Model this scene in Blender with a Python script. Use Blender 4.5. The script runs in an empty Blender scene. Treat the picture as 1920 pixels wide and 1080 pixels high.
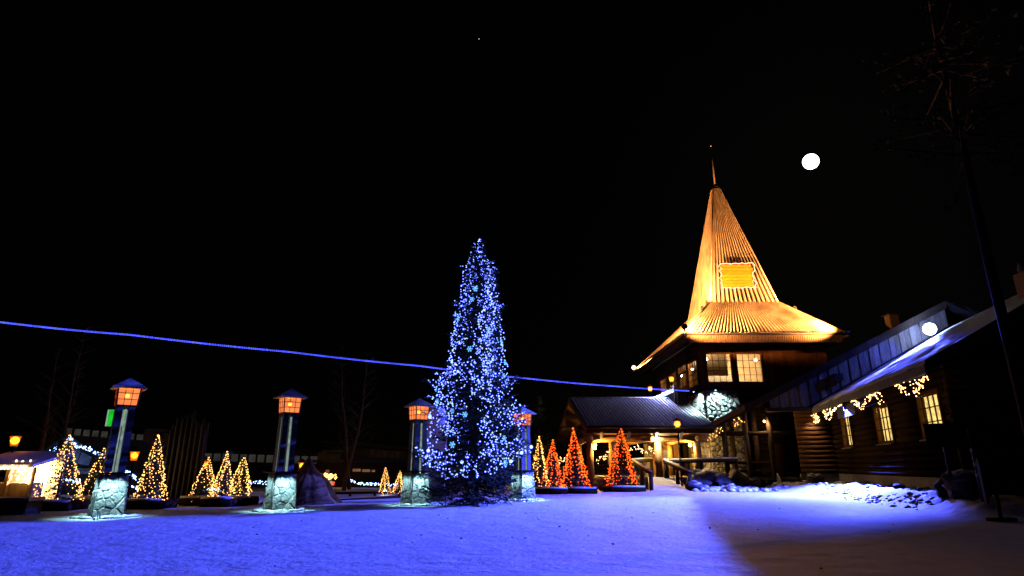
import bpy, math, random
from mathutils import Vector, Matrix, noise
random.seed(7)
R = math.radians
scene = bpy.context.scene
col = scene.collection

# ------------------------------------------------------------------ camera, sky, moon, exposure
FPX, HC = 1123.0, 1.35                       # focal length in photo pixels, eye height
PITCH = math.atan(334.0 / FPX)
cam_d = bpy.data.cameras.new('camera'); cam = bpy.data.objects.new('camera', cam_d); col.objects.link(cam)
cam_d.sensor_width = 36.0; cam_d.lens = 36.0 * FPX / 1920.0
cam_d.clip_start = 0.05; cam_d.clip_end = 4000
cam.location = (0, 0, HC); cam.rotation_euler = (math.pi / 2 + PITCH, 0, 0)
scene.camera = cam

MOON_DIR = Vector((0.4986 * 1.0, 0.958 - 0.211 * 0.285, 0.285 + 0.211 * 0.958)).normalized()
moon_el = math.asin(MOON_DIR.z); moon_az = math.atan2(MOON_DIR.x, MOON_DIR.y)
world = bpy.data.worlds.new('World'); scene.world = world; world.use_nodes = True
wn = world.node_tree.nodes; wl = world.node_tree.links
bg = wn['Background']
sky = wn.new('ShaderNodeTexSky'); sky.sky_type = 'NISHITA'; sky.sun_disc = False
sky.sun_elevation = moon_el; sky.sun_rotation = moon_az
wl.new(sky.outputs['Color'], bg.inputs['Color'])
bg.inputs['Strength'].default_value = 0.00006
sun_d = bpy.data.lights.new('moonlight', 'SUN'); sun_d.energy = 0.05; sun_d.angle = R(0.5); sun_d.color = (1.0, 0.93, 0.86)
sun = bpy.data.objects.new('moonlight', sun_d); col.objects.link(sun)
sun.rotation_euler = (-MOON_DIR).to_track_quat('-Z', 'Y').to_euler()
scene.view_settings.view_transform = 'Standard'; scene.view_settings.look = 'None'
scene.view_settings.gamma = 1.0; scene.view_settings.exposure = 0.0
scene.view_settings.use_curve_mapping = False
scene.render.engine = 'CYCLES'
cy = scene.cycles
cy.use_denoising = True
cy.max_bounces = 6; cy.diffuse_bounces = 0; cy.glossy_bounces = 2; cy.transparent_max_bounces = 12; cy.transmission_bounces = 2
cy.sample_clamp_indirect = 3.0
cy.caustics_reflective = False; cy.caustics_refractive = False
cy.use_light_tree = True

CP, SP = math.cos(PITCH), math.sin(PITCH)
def P(px, py, Y):
    """world point seen at photo pixel (px, py) that stands Y metres in front of the camera"""
    u = (px - 960) / FPX; v = (540 - py) / FPX
    t = Y / (CP - v * SP)
    return Vector((u * t, Y, HC + t * (SP + v * CP)))
def G(px, py, z=0.0):
    u = (px - 960) / FPX; v = (540 - py) / FPX
    t = (z - HC) / (SP + v * CP)
    return Vector((u * t, t * (CP - v * SP), z))

# ------------------------------------------------------------------ materials
def mat(name, c1, c2=None, rough=0.8, scale=6.0, bump=0.0, bscale=40.0, metal=0.0, stretch=(1, 1, 1), detail=4.0, objrand=0.0, spec=0.08, coords='Object'):
    m = bpy.data.materials.new(name); m.use_nodes = True
    nt = m.node_tree; n = nt.nodes; l = nt.links
    b = n['Principled BSDF']; b.inputs['Roughness'].default_value = rough; b.inputs['Metallic'].default_value = metal
    b.inputs['Specular IOR Level'].default_value = spec
    tc = n.new('ShaderNodeTexCoord'); mp = n.new('ShaderNodeMapping'); mp.inputs['Scale'].default_value = stretch
    l.new(tc.outputs[coords], mp.inputs['Vector'])
    c2 = c2 or tuple(x * 0.6 for x in c1)
    no = n.new('ShaderNodeTexNoise'); no.inputs['Scale'].default_value = scale; no.inputs['Detail'].default_value = detail
    l.new(mp.outputs['Vector'], no.inputs['Vector'])
    rp = n.new('ShaderNodeValToRGB'); rp.color_ramp.elements[0].position = 0.32; rp.color_ramp.elements[1].position = 0.68
    rp.color_ramp.elements[0].color = (*c2, 1); rp.color_ramp.elements[1].color = (*c1, 1)
    l.new(no.outputs['Fac'], rp.inputs['Fac'])
    out = rp.outputs['Color']
    if objrand:
        oi = n.new('ShaderNodeObjectInfo'); hs = n.new('ShaderNodeHueSaturation')
        mr = n.new('ShaderNodeMapRange'); mr.inputs['To Min'].default_value = 1 - objrand; mr.inputs['To Max'].default_value = 1 + objrand
        l.new(oi.outputs['Random'], mr.inputs['Value']); l.new(mr.outputs['Result'], hs.inputs['Value'])
        l.new(out, hs.inputs['Color']); out = hs.outputs['Color']
    l.new(out, b.inputs['Base Color'])
    if bump:
        n2 = n.new('ShaderNodeTexNoise'); n2.inputs['Scale'].default_value = bscale; n2.inputs['Detail'].default_value = 5
        l.new(mp.outputs['Vector'], n2.inputs['Vector'])
        bp = n.new('ShaderNodeBump'); bp.inputs['Strength'].default_value = bump; bp.inputs['Distance'].default_value = 0.05
        l.new(n2.outputs['Fac'], bp.inputs['Height']); l.new(bp.outputs['Normal'], b.inputs['Normal'])
    return m
def emit(name, c, s, sample='AUTO', vary=0.0, vscale=3.0):
    m = bpy.data.materials.new(name); m.use_nodes = True
    nt = m.node_tree; n = nt.nodes; l = nt.links
    n.remove(n['Principled BSDF']); e = n.new('ShaderNodeEmission'); e.inputs['Color'].default_value = (*c, 1); e.inputs['Strength'].default_value = s
    l.new(e.outputs[0], n['Material Output'].inputs['Surface'])
    if vary:
        tc = n.new('ShaderNodeTexCoord'); no = n.new('ShaderNodeTexNoise'); no.inputs['Scale'].default_value = vscale; no.inputs['Detail'].default_value = 2
        mr = n.new('ShaderNodeMapRange'); mr.inputs['From Min'].default_value = 0.3; mr.inputs['From Max'].default_value = 0.7
        mr.inputs['To Min'].default_value = s * (1 - vary); mr.inputs['To Max'].default_value = s * (1 + vary)
        l.new(tc.outputs['Object'], no.inputs['Vector']); l.new(no.outputs['Fac'], mr.inputs['Value']); l.new(mr.outputs['Result'], e.inputs['Strength'])
    m.cycles.emission_sampling = sample
    return m
def glass(name, tint=(1, 1, 1), gl=0.07):
    m = bpy.data.materials.new(name); m.use_nodes = True
    nt = m.node_tree; n = nt.nodes; l = nt.links
    n.remove(n['Principled BSDF']); t = n.new('ShaderNodeBsdfTransparent'); t.inputs['Color'].default_value = (*tint, 1)
    g = n.new('ShaderNodeBsdfGlossy'); g.inputs['Roughness'].default_value = 0.05; mx = n.new('ShaderNodeMixShader'); mx.inputs[0].default_value = gl
    l.new(t.outputs[0], mx.inputs[1]); l.new(g.outputs[0], mx.inputs[2]); l.new(mx.outputs[0], n['Material Output'].inputs['Surface'])
    return m
def lampglass(name, c, s, clear):
    """frosted glowing lantern glass: gives off light and lets part of the bulb show through"""
    m = bpy.data.materials.new(name); m.use_nodes = True
    nt = m.node_tree; n = nt.nodes; l = nt.links
    n.remove(n['Principled BSDF']); t = n.new('ShaderNodeBsdfTransparent'); t.inputs['Color'].default_value = (1, 0.55, 0.2, 1)
    e = n.new('ShaderNodeEmission'); e.inputs['Color'].default_value = (*c, 1)
    tc = n.new('ShaderNodeTexCoord'); no = n.new('ShaderNodeTexNoise'); no.inputs['Scale'].default_value = 5.0
    oi = n.new('ShaderNodeObjectInfo')
    ad = n.new('ShaderNodeMath'); ad.operation = 'ADD'; l.new(no.outputs['Fac'], ad.inputs[0]); l.new(oi.outputs['Random'], ad.inputs[1])
    mr = n.new('ShaderNodeMapRange'); mr.inputs['From Min'].default_value = 0.3; mr.inputs['From Max'].default_value = 1.7
    mr.inputs['To Min'].default_value = s * 0.6; mr.inputs['To Max'].default_value = s * 1.4
    l.new(tc.outputs['Object'], no.inputs['Vector']); l.new(ad.outputs[0], mr.inputs['Value']); l.new(mr.outputs['Result'], e.inputs['Strength'])
    mx = n.new('ShaderNodeMixShader'); mx.inputs[0].default_value = 1 - clear
    l.new(t.outputs[0], mx.inputs[1]); l.new(e.outputs[0], mx.inputs[2]); l.new(mx.outputs[0], n['Material Output'].inputs['Surface'])
    m.cycles.emission_sampling = 'NONE'
    return m

def snow_mat(name, c=(0.78, 0.80, 0.84), big=False):
    m = mat(name, c, tuple(x * 0.86 for x in c), rough=0.7, scale=2.5, bump=0.0, spec=0.15)
    nt = m.node_tree; n = nt.nodes; l = nt.links; b = n['Principled BSDF']
    tc = n.new('ShaderNodeTexCoord')
    last = None
    for sc, d, st in (((3.0, 0.12, 0.4), (13.0, 0.06, 0.5), (60.0, 0.02, 0.7)) if big else ((9.0, 0.05, 0.6), (45.0, 0.015, 0.5))):
        mp = n.new('ShaderNodeMapping'); mp.inputs['Scale'].default_value = (0.7, 1.0, 1.0) if big else (1, 1, 1)
        no = n.new('ShaderNodeTexNoise'); no.inputs['Scale'].default_value = sc; no.inputs['Detail'].default_value = 4
        bp = n.new('ShaderNodeBump'); bp.inputs['Strength'].default_value = st; bp.inputs['Distance'].default_value = d
        l.new(tc.outputs['Object'], mp.inputs['Vector']); l.new(mp.outputs['Vector'], no.inputs['Vector']); l.new(no.outputs['Fac'], bp.inputs['Height'])
        if last: l.new(last.outputs['Normal'], bp.inputs['Normal'])
        last = bp
    l.new(last.outputs['Normal'], b.inputs['Normal'])
    return m

M = {}
M['snow_ground'] = snow_mat('trampled snow', (0.76, 0.77, 0.80), True)
M['snow'] = snow_mat('snow')
M['stone'] = mat('rubble stone', (0.42, 0.42, 0.40), (0.24, 0.25, 0.25), rough=0.85, scale=4, bump=0.5, bscale=18, objrand=0.35)
M['base_stone'] = mat('pale base stone', (0.50, 0.50, 0.47), (0.30, 0.31, 0.30), rough=0.85, scale=5, bump=0.6, bscale=14, objrand=0.22)
M['base_mortar'] = mat('pale mortar', (0.30, 0.30, 0.29), (0.2, 0.2, 0.2), rough=0.95, bump=0.3)
M['mortar'] = mat('mortar', (0.10, 0.10, 0.10), (0.06, 0.06, 0.06), rough=0.95, bump=0.3)
M['rock'] = mat('boulder rock', (0.20, 0.19, 0.18), (0.09, 0.09, 0.09), rough=0.9, scale=3, bump=0.6, bscale=9, objrand=0.2)
M['dark_wood'] = mat('dark stained wood', (0.10, 0.075, 0.06), (0.05, 0.04, 0.03), rough=0.7, scale=5, stretch=(6, 6, 0.6), bump=0.25, bscale=30, objrand=0.25, spec=0.0)
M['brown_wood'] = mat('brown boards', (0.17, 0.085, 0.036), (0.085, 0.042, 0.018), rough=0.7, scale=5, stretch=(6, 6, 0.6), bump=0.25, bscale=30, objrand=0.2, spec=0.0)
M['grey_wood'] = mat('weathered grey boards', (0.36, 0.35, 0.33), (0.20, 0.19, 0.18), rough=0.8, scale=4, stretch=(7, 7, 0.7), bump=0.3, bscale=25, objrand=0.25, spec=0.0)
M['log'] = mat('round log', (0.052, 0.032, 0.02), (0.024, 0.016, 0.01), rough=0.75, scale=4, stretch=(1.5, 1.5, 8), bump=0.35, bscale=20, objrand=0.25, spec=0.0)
M['gold_log'] = mat('peeled pine log', (0.52, 0.33, 0.15), (0.36, 0.2, 0.08), rough=0.6, scale=3, stretch=(2, 2, 0.7), bump=0.2, bscale=14, objrand=0.12)
M['post_blue'] = mat('painted pillar boards', (0.20, 0.20, 0.22), (0.13, 0.13, 0.15), rough=0.6, scale=4, stretch=(8, 8, 0.3), bump=0.05, bscale=30, objrand=0.12)
M['glow_strip'] = emit('pale strip with painted glow', (0.62, 0.85, 0.80), 0.30, 'NONE', 0.35, 6.0)  # metal slot strip; its lit look is put in as a faint glow
M['strip'] = mat('galvanised strip', (0.72, 0.76, 0.74), (0.45, 0.48, 0.47), rough=0.5, scale=14, bump=0.4, bscale=30)
M['iron'] = mat('black iron', (0.03, 0.03, 0.032), (0.018, 0.018, 0.018), rough=0.5, scale=8)
M['roof_metal'] = mat('ribbed metal roof', (0.52, 0.45, 0.39), (0.26, 0.20, 0.16), rough=0.55, scale=2.2, bump=0.15, bscale=20, detail=8, stretch=(2.4, 2.4, .12))
M['skirt'] = mat('roof skirt with painted shade', (0.15, 0.11, 0.08), (0.08, 0.055, 0.04), rough=.7, scale=4, stretch=(4, 4, .4))  # roof tone darkened: the shade below the gutter is in the colour
M['roof_frost'] = mat('frosted ribbed roof', (0.55, 0.55, 0.6), (0.26, 0.25, 0.27), rough=0.7, scale=5, bump=0.4, bscale=25, detail=8)
M['lantern_roof'] = mat('lantern roof metal', (0.5, 0.5, 0.53), (0.36, 0.36, 0.4), rough=0.5, scale=6, bump=0.15)
M['dark_roof'] = mat('dark felt roof', (0.06, 0.06, 0.065), (0.03, 0.03, 0.035), rough=0.8, scale=5, bump=0.3, spec=0.0)
M['concrete'] = mat('concrete', (0.30, 0.29, 0.28), (0.2, 0.2, 0.19), rough=0.9, scale=4, bump=0.3, spec=0.0)
M['needle'] = mat('spruce needles', (0.055, 0.085, 0.045), (0.03, 0.05, 0.03), rough=0.7, scale=9)
M['bark'] = mat('spruce bark', (0.12, 0.08, 0.055), (0.05, 0.035, 0.025), rough=0.9, scale=9, bump=0.5)
M['birch'] = mat('birch bark', (0.16, 0.13, 0.11), (0.05, 0.04, 0.035), rough=0.8, scale=7, stretch=(1, 1, 3), bump=0.3)
M['canvas'] = mat('tent canvas', (0.20, 0.12, 0.06), (0.11, 0.065, 0.035), rough=0.9, scale=3, bump=0.5, bscale=6)
M['plaster'] = mat('pale plaster', (0.72, 0.66, 0.72), (0.56, 0.5, 0.56), rough=0.8, scale=3, bump=0.3, bscale=12)
M['red_cloth'] = mat('red fabric', (0.5, 0.03, 0.02), (0.3, 0.02, 0.02), rough=0.8)
M['red_wall'] = mat('red painted boards', (0.30, 0.05, 0.04), (0.17, 0.03, 0.025), rough=0.8, stretch=(6, 6, .6))
M['warm_wall'] = mat('pale interior wood', (0.66, 0.52, 0.34), (0.5, 0.38, 0.24), rough=0.8, scale=3)
M['board_panel'] = mat('painted board', (0.50, 0.40, 0.30), (0.40, 0.32, 0.24), rough=0.7, scale=4)
M['board_red'] = mat('painted red band', (0.30, 0.09, 0.05), (0.22, 0.06, 0.04), rough=0.7)
M['board_map'] = mat('painted pale patch', (0.36, 0.26, 0.18), (0.3, 0.2, 0.14), rough=0.7)
M['sign_plank'] = mat('amber sign plank', (0.40, 0.155, 0.014), (0.27, 0.09, 0.008), rough=0.6, scale=4, stretch=(0.7, 5, 5), objrand=0.12)
M['brick'] = mat('pinkish brick', (0.45, 0.28, 0.22), (0.3, 0.17, 0.13), rough=0.9, scale=14)
M['glass'] = glass('window glass')
M['dim_glass'] = mat('unlit greenish glass', (0.10, 0.11, 0.10), (0.05, 0.06, 0.055), rough=0.15, scale=1.5, objrand=0.4, spec=0.5)
BLUE = (0.066, 0.092, 1.0)
M['bulb_blue'] = emit('blue white light bulb', (0.115, 0.17, 1.0), 8.0)
M['bulb_cyan'] = emit('cyan snowflake light', (0.13, 0.45, 1.0), 1.8)
M['bulb_warm'] = emit('warm light bulb', (1.0, 0.47, 0.11), 5.0)
M['bulb_white'] = emit('soft white light bulb', (1.0, 0.56, 0.20), 7.0)
M['bulb_orange'] = emit('orange red light bulb', (1.0, 0.09, 0.007), 5.5)
M['bulb_ice'] = emit('icy blue light bulb', (0.30, 0.48, 1.0), 8.0)
M['rope'] = emit('blue rope light', (0.035, 0.045, 1.0), 2.4, vary=0.5, vscale=1.4)
M['rope_core'] = emit('rope light diode', (0.25, 0.36, 1.0), 3.0)
M['led_white'] = emit('bluish white light garland', (0.45, 0.6, 1.0), 5.0)
M['sodium'] = emit('sodium lamp', (1.0, 0.45, 0.05), 9.0, 'NONE')
M['sodium_soft'] = emit('sodium lamp glass', (1.0, 0.30, 0.02), 6.0, 'NONE')
M['lantern_bulb'] = emit('lantern bulb', (1.0, 0.48, 0.06), 20.0, 'NONE')
M['lantern_glass'] = lampglass('lantern glass', (1.0, 0.27, 0.085), 1.3, 0.3)
M['moon'] = emit('moon', (0.78, 0.95, 1.0), 6.0, 'NONE')
M['flood_lens'] = emit('blue floodlight lens', (0.35, 0.45, 1.0), 60.0, 'NONE')
M['flood_dim'] = emit('blue floodlight glass seen from the side', (0.1, 0.13, 1.0), 0.7, 'NONE')
M['flood_gold'] = emit('golden floodlight lens', (1.0, 0.42, 0.12), 12.0, 'NONE')
M['cool_lens'] = emit('cool white lamp lens', (0.6, 0.95, 1.0), 6.0, 'NONE')
M['warm_lens'] = emit('warm wall lamp', (1.0, 0.62, 0.16), 14.0, 'NONE')
M['white_lens'] = emit('white lamp', (1.0, 0.9, 0.7), 30.0, 'NONE')
M['curtain'] = emit('lamp lit yellow curtain', (1.0, 0.68, 0.20), 1.25, 'AUTO', 0.45, 4.0)
M['lit_pane'] = emit('warm lit room glass', (1.0, 0.55, 0.22), 0.45, 'AUTO', 0.4, 2.0)
M['far_window'] = emit('far lit window', (1.0, 0.50, 0.22), 0.16, 'AUTO', 0.4, 2.0)
M['band_window'] = emit('dim lit glazing', (0.75, 0.72, 0.6), 0.035, 'NONE', 0.5, 1.0)
M['hut_glass'] = emit('blue lit gable glass', (0.18, 0.28, 0.75), 0.16, 'NONE', 0.5, 2.0)
M['green_face'] = emit('green lit sign', (0.01, 0.62, 0.03), 0.8, 'AUTO', 0.25, 5.0)
M['green_edge'] = emit('white lit sign edge', (0.55, 0.75, 0.55), 0.5, 'NONE')
M['neon'] = emit('warm neon tube', (1.0, 0.55, 0.30), 4.0, 'AUTO')
M['exit_red'] = emit('red lit ornament', (1.0, 0.07, 0.03), 1.2, 'NONE')

# ------------------------------------------------------------------ mesh helpers
class MB:
    def __init__(s): s.v = []; s.f = []
    def add(s, vs, fs):
        b = len(s.v); s.v += [tuple(q) for q in vs]; s.f += [tuple(i + b for i in f) for f in fs]; return s
    def box(s, c, size, rot=None):
        hx, hy, hz = size[0] / 2, size[1] / 2, size[2] / 2
        vs = [Vector((x, y, z)) for x in (-hx, hx) for y in (-hy, hy) for z in (-hz, hz)]
        if rot is not None: vs = [rot @ q for q in vs]
        c = Vector(c)
        return s.add([q + c for q in vs], [(0, 1, 3, 2), (4, 6, 7, 5), (0, 4, 5, 1), (2, 3, 7, 6), (0, 2, 6, 4), (1, 5, 7, 3)])
    def box2(s, lo, hi):
        return s.box([(a + b) / 2 for a, b in zip(lo, hi)], [abs(b - a) for a, b in zip(lo, hi)])
    def hexa(s, q):      # eight points: bottom four (ccw), top four
        return s.add(q, [(3, 2, 1, 0), (4, 5, 6, 7), (0, 1, 5, 4), (1, 2, 6, 5), (2, 3, 7, 6), (3, 0, 4, 7)])
    def tube(s, pts, rad, n=8, cap=True):
        pts = [Vector(p) for p in pts]
        if not hasattr(rad, '__len__'): rad = [rad] * len(pts)
        b = len(s.v); k = len(pts); ref = None
        for i, p in enumerate(pts):
            d = (pts[min(i + 1, k - 1)] - pts[max(i - 1, 0)]).normalized()
            if ref is None: ref = Vector((0, 0, 1)) if abs(d.z) < 0.9 else Vector((1, 0, 0))
            a = d.cross(ref).normalized(); c = a.cross(d).normalized()
            for j in range(n):
                t = 2 * math.pi * j / n
                s.v.append(tuple(p + (a * math.cos(t) + c * math.sin(t)) * rad[i]))
        for i in range(k - 1):
            for j in range(n):
                s.f.append((b + i * n + j, b + i * n + (j + 1) % n, b + (i + 1) * n + (j + 1) % n, b + (i + 1) * n + j))
        if cap:
            s.f.append(tuple(b + j for j in reversed(range(n)))); s.f.append(tuple(b + (k - 1) * n + j for j in range(n)))
        return s
    def octa(s, c, r):
        x, y, z = c
        return s.add([(x + r, y, z), (x - r, y, z), (x, y + r, z), (x, y - r, z), (x, y, z + r), (x, y, z - r)],
                     [(0, 2, 4), (2, 1, 4), (1, 3, 4), (3, 0, 4), (2, 0, 5), (1, 2, 5), (3, 1, 5), (0, 3, 5)])
    def ball(s, c, r, nu=12, nv=8, sq=(1, 1, 1), jit=0.0, seed=0):
        b = len(s.v); c = Vector(c)
        for i in range(nv + 1):
            th = math.pi * i / nv
            for j in range(nu):
                ph = 2 * math.pi * j / nu
                d = Vector((math.sin(th) * math.cos(ph), math.sin(th) * math.sin(ph), math.cos(th)))
                rr = r * (1 + jit * noise.noise(d * 1.7 + Vector((seed * 7.1, seed * 3.3, seed)))) if jit else r
                s.v.append(tuple(c + Vector((d.x * sq[0], d.y * sq[1], d.z * sq[2])) * rr))
        for i in range(nv):
            for j in range(nu):
                s.f.append((b + i * nu + j, b + (i + 1) * nu + j, b + (i + 1) * nu + (j + 1) % nu, b + i * nu + (j + 1) % nu))
        return s
    def slab(s, poly, n):    # planar polygon extruded along vector n
        n = Vector(n); poly = [Vector(p) for p in poly]; k = len(poly)
        vs = poly + [p + n for p in poly]
        return s.add(vs, [tuple(reversed(range(k))), tuple(range(k, 2 * k))] + [(i, (i + 1) % k, k + (i + 1) % k, k + i) for i in range(k)])
    def ribbed(s, a, b, c, d, nrib, h, duty=0.35):
        """ribbed sheet: a-b bottom edge, d-c top edge, ribs running from bottom to top"""
        a, b, c, d = map(Vector, (a, b, c, d))
        nrm = (b - a).cross(d - a).normalized()
        if nrm.z < 0: nrm = -nrm
        cuts = []
        for i in range(nrib):
            cuts += [(i / nrib, 0), ((i + 1 - duty) / nrib, 0), ((i + 1 - duty * 0.75) / nrib, h), ((i + 1 - duty * 0.25) / nrib, h)]
        cuts.append((1, 0)); base = len(s.v)
        for t, hh in cuts:
            p = a.lerp(b, t) + nrm * hh; q = d.lerp(c, t) + nrm * hh * min(1, (d - c).length / max(.01, (a - b).length) + 0.25)
            s.v += [tuple(p), tuple(q)]
        for i in range(len(cuts) - 1):
            s.f.append((base + 2 * i, base + 2 * i + 2, base + 2 * i + 3, base + 2 * i + 1))
        return s

OFF = {}
def tag(o, label=None, cat=None, group=None, kind=None):
    if label: o['label'] = label
    if cat: o['category'] = cat
    if group: o['group'] = group
    if kind: o['kind'] = kind
    return o
def root(name, loc, label, cat, group=None):
    o = bpy.data.objects.new(name, None); col.objects.link(o); o.location = loc; o.empty_display_size = 0.2
    OFF[o] = Vector(loc); return tag(o, label, cat, group)
def mk(name, mb, m, parent=None, smooth=False, kind=None, label=None):
    """link one mesh object; coordinates are world ones, stored relative to the thing's base"""
    off = OFF.get(parent, Vector((0, 0, 0)))
    me = bpy.data.meshes.new(name)
    me.from_pydata([(x - off.x, y - off.y, z - off.z) for x, y, z in mb.v], [], mb.f); me.update()
    me.materials.append(M[m] if isinstance(m, str) else m)
    if smooth:
        for p in me.polygons: p.use_smooth = True
    o = bpy.data.objects.new(name, me); col.objects.link(o)
    if parent is not None: o.parent = parent; OFF[o] = off
    if kind: o['kind'] = kind
    if label: o['label'] = label
    return o
def thing(name, mb, m, label, cat, group=None, smooth=False, kind=None):
    o = mk(name, mb, m, None, smooth); return tag(o, label, cat, group, kind)
def solo(name, mb, m, label, cat, loc, group=None, smooth=False, kind=None):
    """a thing that is one mesh, origin at its base"""
    loc = Vector(loc); me = bpy.data.meshes.new(name)
    me.from_pydata([(x - loc.x, y - loc.y, z - loc.z) for x, y, z in mb.v], [], mb.f); me.update(); me.materials.append(M[m])
    if smooth:
        for p in me.polygons: p.use_smooth = True
    o = bpy.data.objects.new(name, me); col.objects.link(o); o.location = loc
    return tag(o, label, cat, group, kind)
def dup(o, parent=None):
    c = o.copy(); col.objects.link(c); c.parent = parent
    for ch in list(o.children): dup(ch, c)
    return c
def lamp(kind, parent, loc, energy, color, aim=None, size=50, blend=0.6, soft=0.1, name='lamp_light'):
    d = bpy.data.lights.new(name, kind); d.energy = energy; d.color = color; d.shadow_soft_size = soft
    o = bpy.data.objects.new(name, d); col.objects.link(o); o.parent = parent
    o.location = Vector(loc) - OFF.get(parent, Vector((0, 0, 0)))
    if kind == 'SPOT': d.spot_size = R(size); d.spot_blend = blend
    if aim is not None: o.rotation_euler = (Vector(aim) - Vector(loc)).to_track_quat('-Z', 'Y').to_euler()
    return o

# ---- rubble: Voronoi cells in a w x h rectangle
def clip(poly, p, n):
    out = []
    for i in range(len(poly)):
        a, b = poly[i], poly[(i + 1) % len(poly)]
        da = (a[0] - p[0]) * n[0] + (a[1] - p[1]) * n[1]; db = (b[0] - p[0]) * n[0] + (b[1] - p[1]) * n[1]
        if da <= 0: out.append(a)
        if (da < 0 < db) or (db < 0 < da):
            t = da / (da - db); out.append((a[0] + (b[0] - a[0]) * t, a[1] + (b[1] - a[1]) * t))
    return out
def rubble(w, h, size, rng, flat=1.5):
    nx = max(1, round(w / (size * flat))); ny = max(1, round(h / size)); pts = []
    for j in range(ny):
        for i in range(nx):
            pts.append(((i + 0.5 + (0.25 if j % 2 else -0.25) + rng.uniform(-.36, .36)) * w / nx, (j + .5 + rng.uniform(-.36, .36)) * h / ny))
    cells = []
    for i, p in enumerate(pts):
        poly = [(0, 0), (w, 0), (w, h), (0, h)]
        for j, q in enumerate(pts):
            if i == j or abs(p[0] - q[0]) > 3.2 * size * flat or abs(p[1] - q[1]) > 3.2 * size: continue
            poly = clip(poly, ((p[0] + q[0]) / 2, (p[1] + q[1]) / 2), (q[0] - p[0], q[1] - p[1]))
            if len(poly) < 3: break
        if len(poly) >= 3: cells.append(poly)
    return cells
def stone_mesh(poly, mapf, joint, depth, rng):
    cx = sum(p[0] for p in poly) / len(poly); cyy = sum(p[1] for p in poly) / len(poly); k = len(poly)
    r = max(.03, sum(math.hypot(p[0] - cx, p[1] - cyy) for p in poly) / k)
    def ring(sh, d, j):
        o = []
        for p in poly:
            f = max(0.2, 1 - sh / max(.02, math.hypot(p[0] - cx, p[1] - cyy)))
            o.append(mapf(cx + (p[0] - cx) * f, cyy + (p[1] - cyy) * f, d + rng.uniform(-j, j)))
        return o
    dd = depth * rng.uniform(0.6, 1.25)
    v = ring(joint, -0.02, 0) + ring(joint * 1.2, dd * 0.6, dd * .15) + ring(joint + r * 0.28, dd, dd * .25) + [mapf(cx, cyy, dd * rng.uniform(.95, 1.25))]
    f = []
    for a in (0, 1):
        for i in range(k): f.append((a * k + i, a * k + (i + 1) % k, (a + 1) * k + (i + 1) % k, (a + 1) * k + i))
    for i in range(k): f.append((2 * k + i, 2 * k + (i + 1) % k, 3 * k))
    return MB().add(v, f)

# ------------------------------------------------------------------ ground
DV = Vector((0.24, 0.97, 0)).normalized(); NV = Vector((DV.y, -DV.x, 0))     # along and across the log wing
O_W = Vector((18.3, 37.2, 0))
def W(s, l, z): return O_W - DV * s + NV * l + Vector((0, 0, z))
def sst(a, b, x):
    t = max(0.0, min(1.0, (x - a) / (b - a))); return t * t * (3 - 2 * t)
def gz(x, y):
    lam = x * NV.x + y * NV.y
    z = 0.02 * noise.noise(Vector((x * .25, y * .25, 0))) + 0.018 * noise.noise(Vector((x * 1.3, y * 1.3, 3)))
    q = noise.noise(Vector((x * .5, y * .5, 9)))
    edge = 7.35 + 0.5 * q - 2.2 * sst(31, 36, y)
    z += (0.035 * noise.noise(Vector((x * 5.1, y * 5.1, 7))) + .02 * noise.noise(Vector((x * 11, y * 11, 8)))) * sst(edge - .7, edge, lam) * sst(15.5, 19.5, y) * (1 - sst(40, 50, y))
    z += 0.42 * sst(edge, edge + 1.5, lam) * sst(15.5, 19.5, y) * (1 - sst(60, 70, y)) * (1 + .5 * noise.noise(Vector((x * 2.2, y * 2.2, 5))))
    z += .38 * math.exp(-((x - 12.4) / 1.9) ** 2 - ((y - 36.3) / .75) ** 2) * (1 + .4 * noise.noise(Vector((x * 1.7, y * 1.7, 2))))
    return z
def spaced(parts):
    out = []
    for a, b, st in parts:
        k = max(1, int(round((b - a) / st)))
        out += [a + (b - a) * i / k for i in range(k)]
    out.append(parts[-1][1]); return out
xs = spaced([(-900, -200, 100), (-200, -60, 20), (-60, -24, 2), (-24, -12, .4), (-12, 14, .17), (14, 24, .25), (24, 60, 2), (60, 200, 20), (200, 900, 100)])
ys = spaced([(-60, -6, 6), (-6, 4, .6), (4, 14, .12), (14, 30, .2), (30, 45, .4), (45, 90, 3), (90, 300, 30), (300, 1500, 150)])
g = MB()
for y in ys:
    for x in xs:
        fine = 0.013 * noise.noise(Vector((x * 2.6, y * 3.4, 1))) - 0.016 * max(0, noise.noise(Vector((x * 5.5, y * 6.5, 2))) - .12) * 2 if 3 < y < 31 and -24 < x < 24 else 0
        g.v.append((x, y, gz(x, y) + fine if abs(x) < 60 and -6 < y < 90 else 0.0))
nx = len(xs)
for j in range(len(ys) - 1):
    for i in range(nx - 1): g.f.append((j * nx + i, j * nx + i + 1, (j + 1) * nx + i + 1, (j + 1) * nx + i))
o = mk('ground', g, 'snow_ground', smooth=True, kind='structure'); o['label'] = 'trampled snow of the wide plaza'

# ------------------------------------------------------------------ moon and a star
mo = MB().ball(MOON_DIR * 1500 + Vector((0, 0, HC)), 17, 24, 14)
thing('moon', mo, 'moon', 'bright full moon in the black sky right of the spire', 'moon', smooth=True)
st = P(898, 73, 1500)
thing('star', MB().octa(st, .8), 'moon', 'single faint star high in the black sky', 'star')

# ------------------------------------------------------------------ tower building
TX0, TX1, TY0, TY1 = 12.6, 21.2, 40.0, 53.5
Z_F, Z_T = 6.35, 9.6
tw = root('tower_building', (16.9, 46, 0), 'tall tower building with golden lit spire roof and rubble stone corner', 'building')
rng = random.Random(3)
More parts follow.
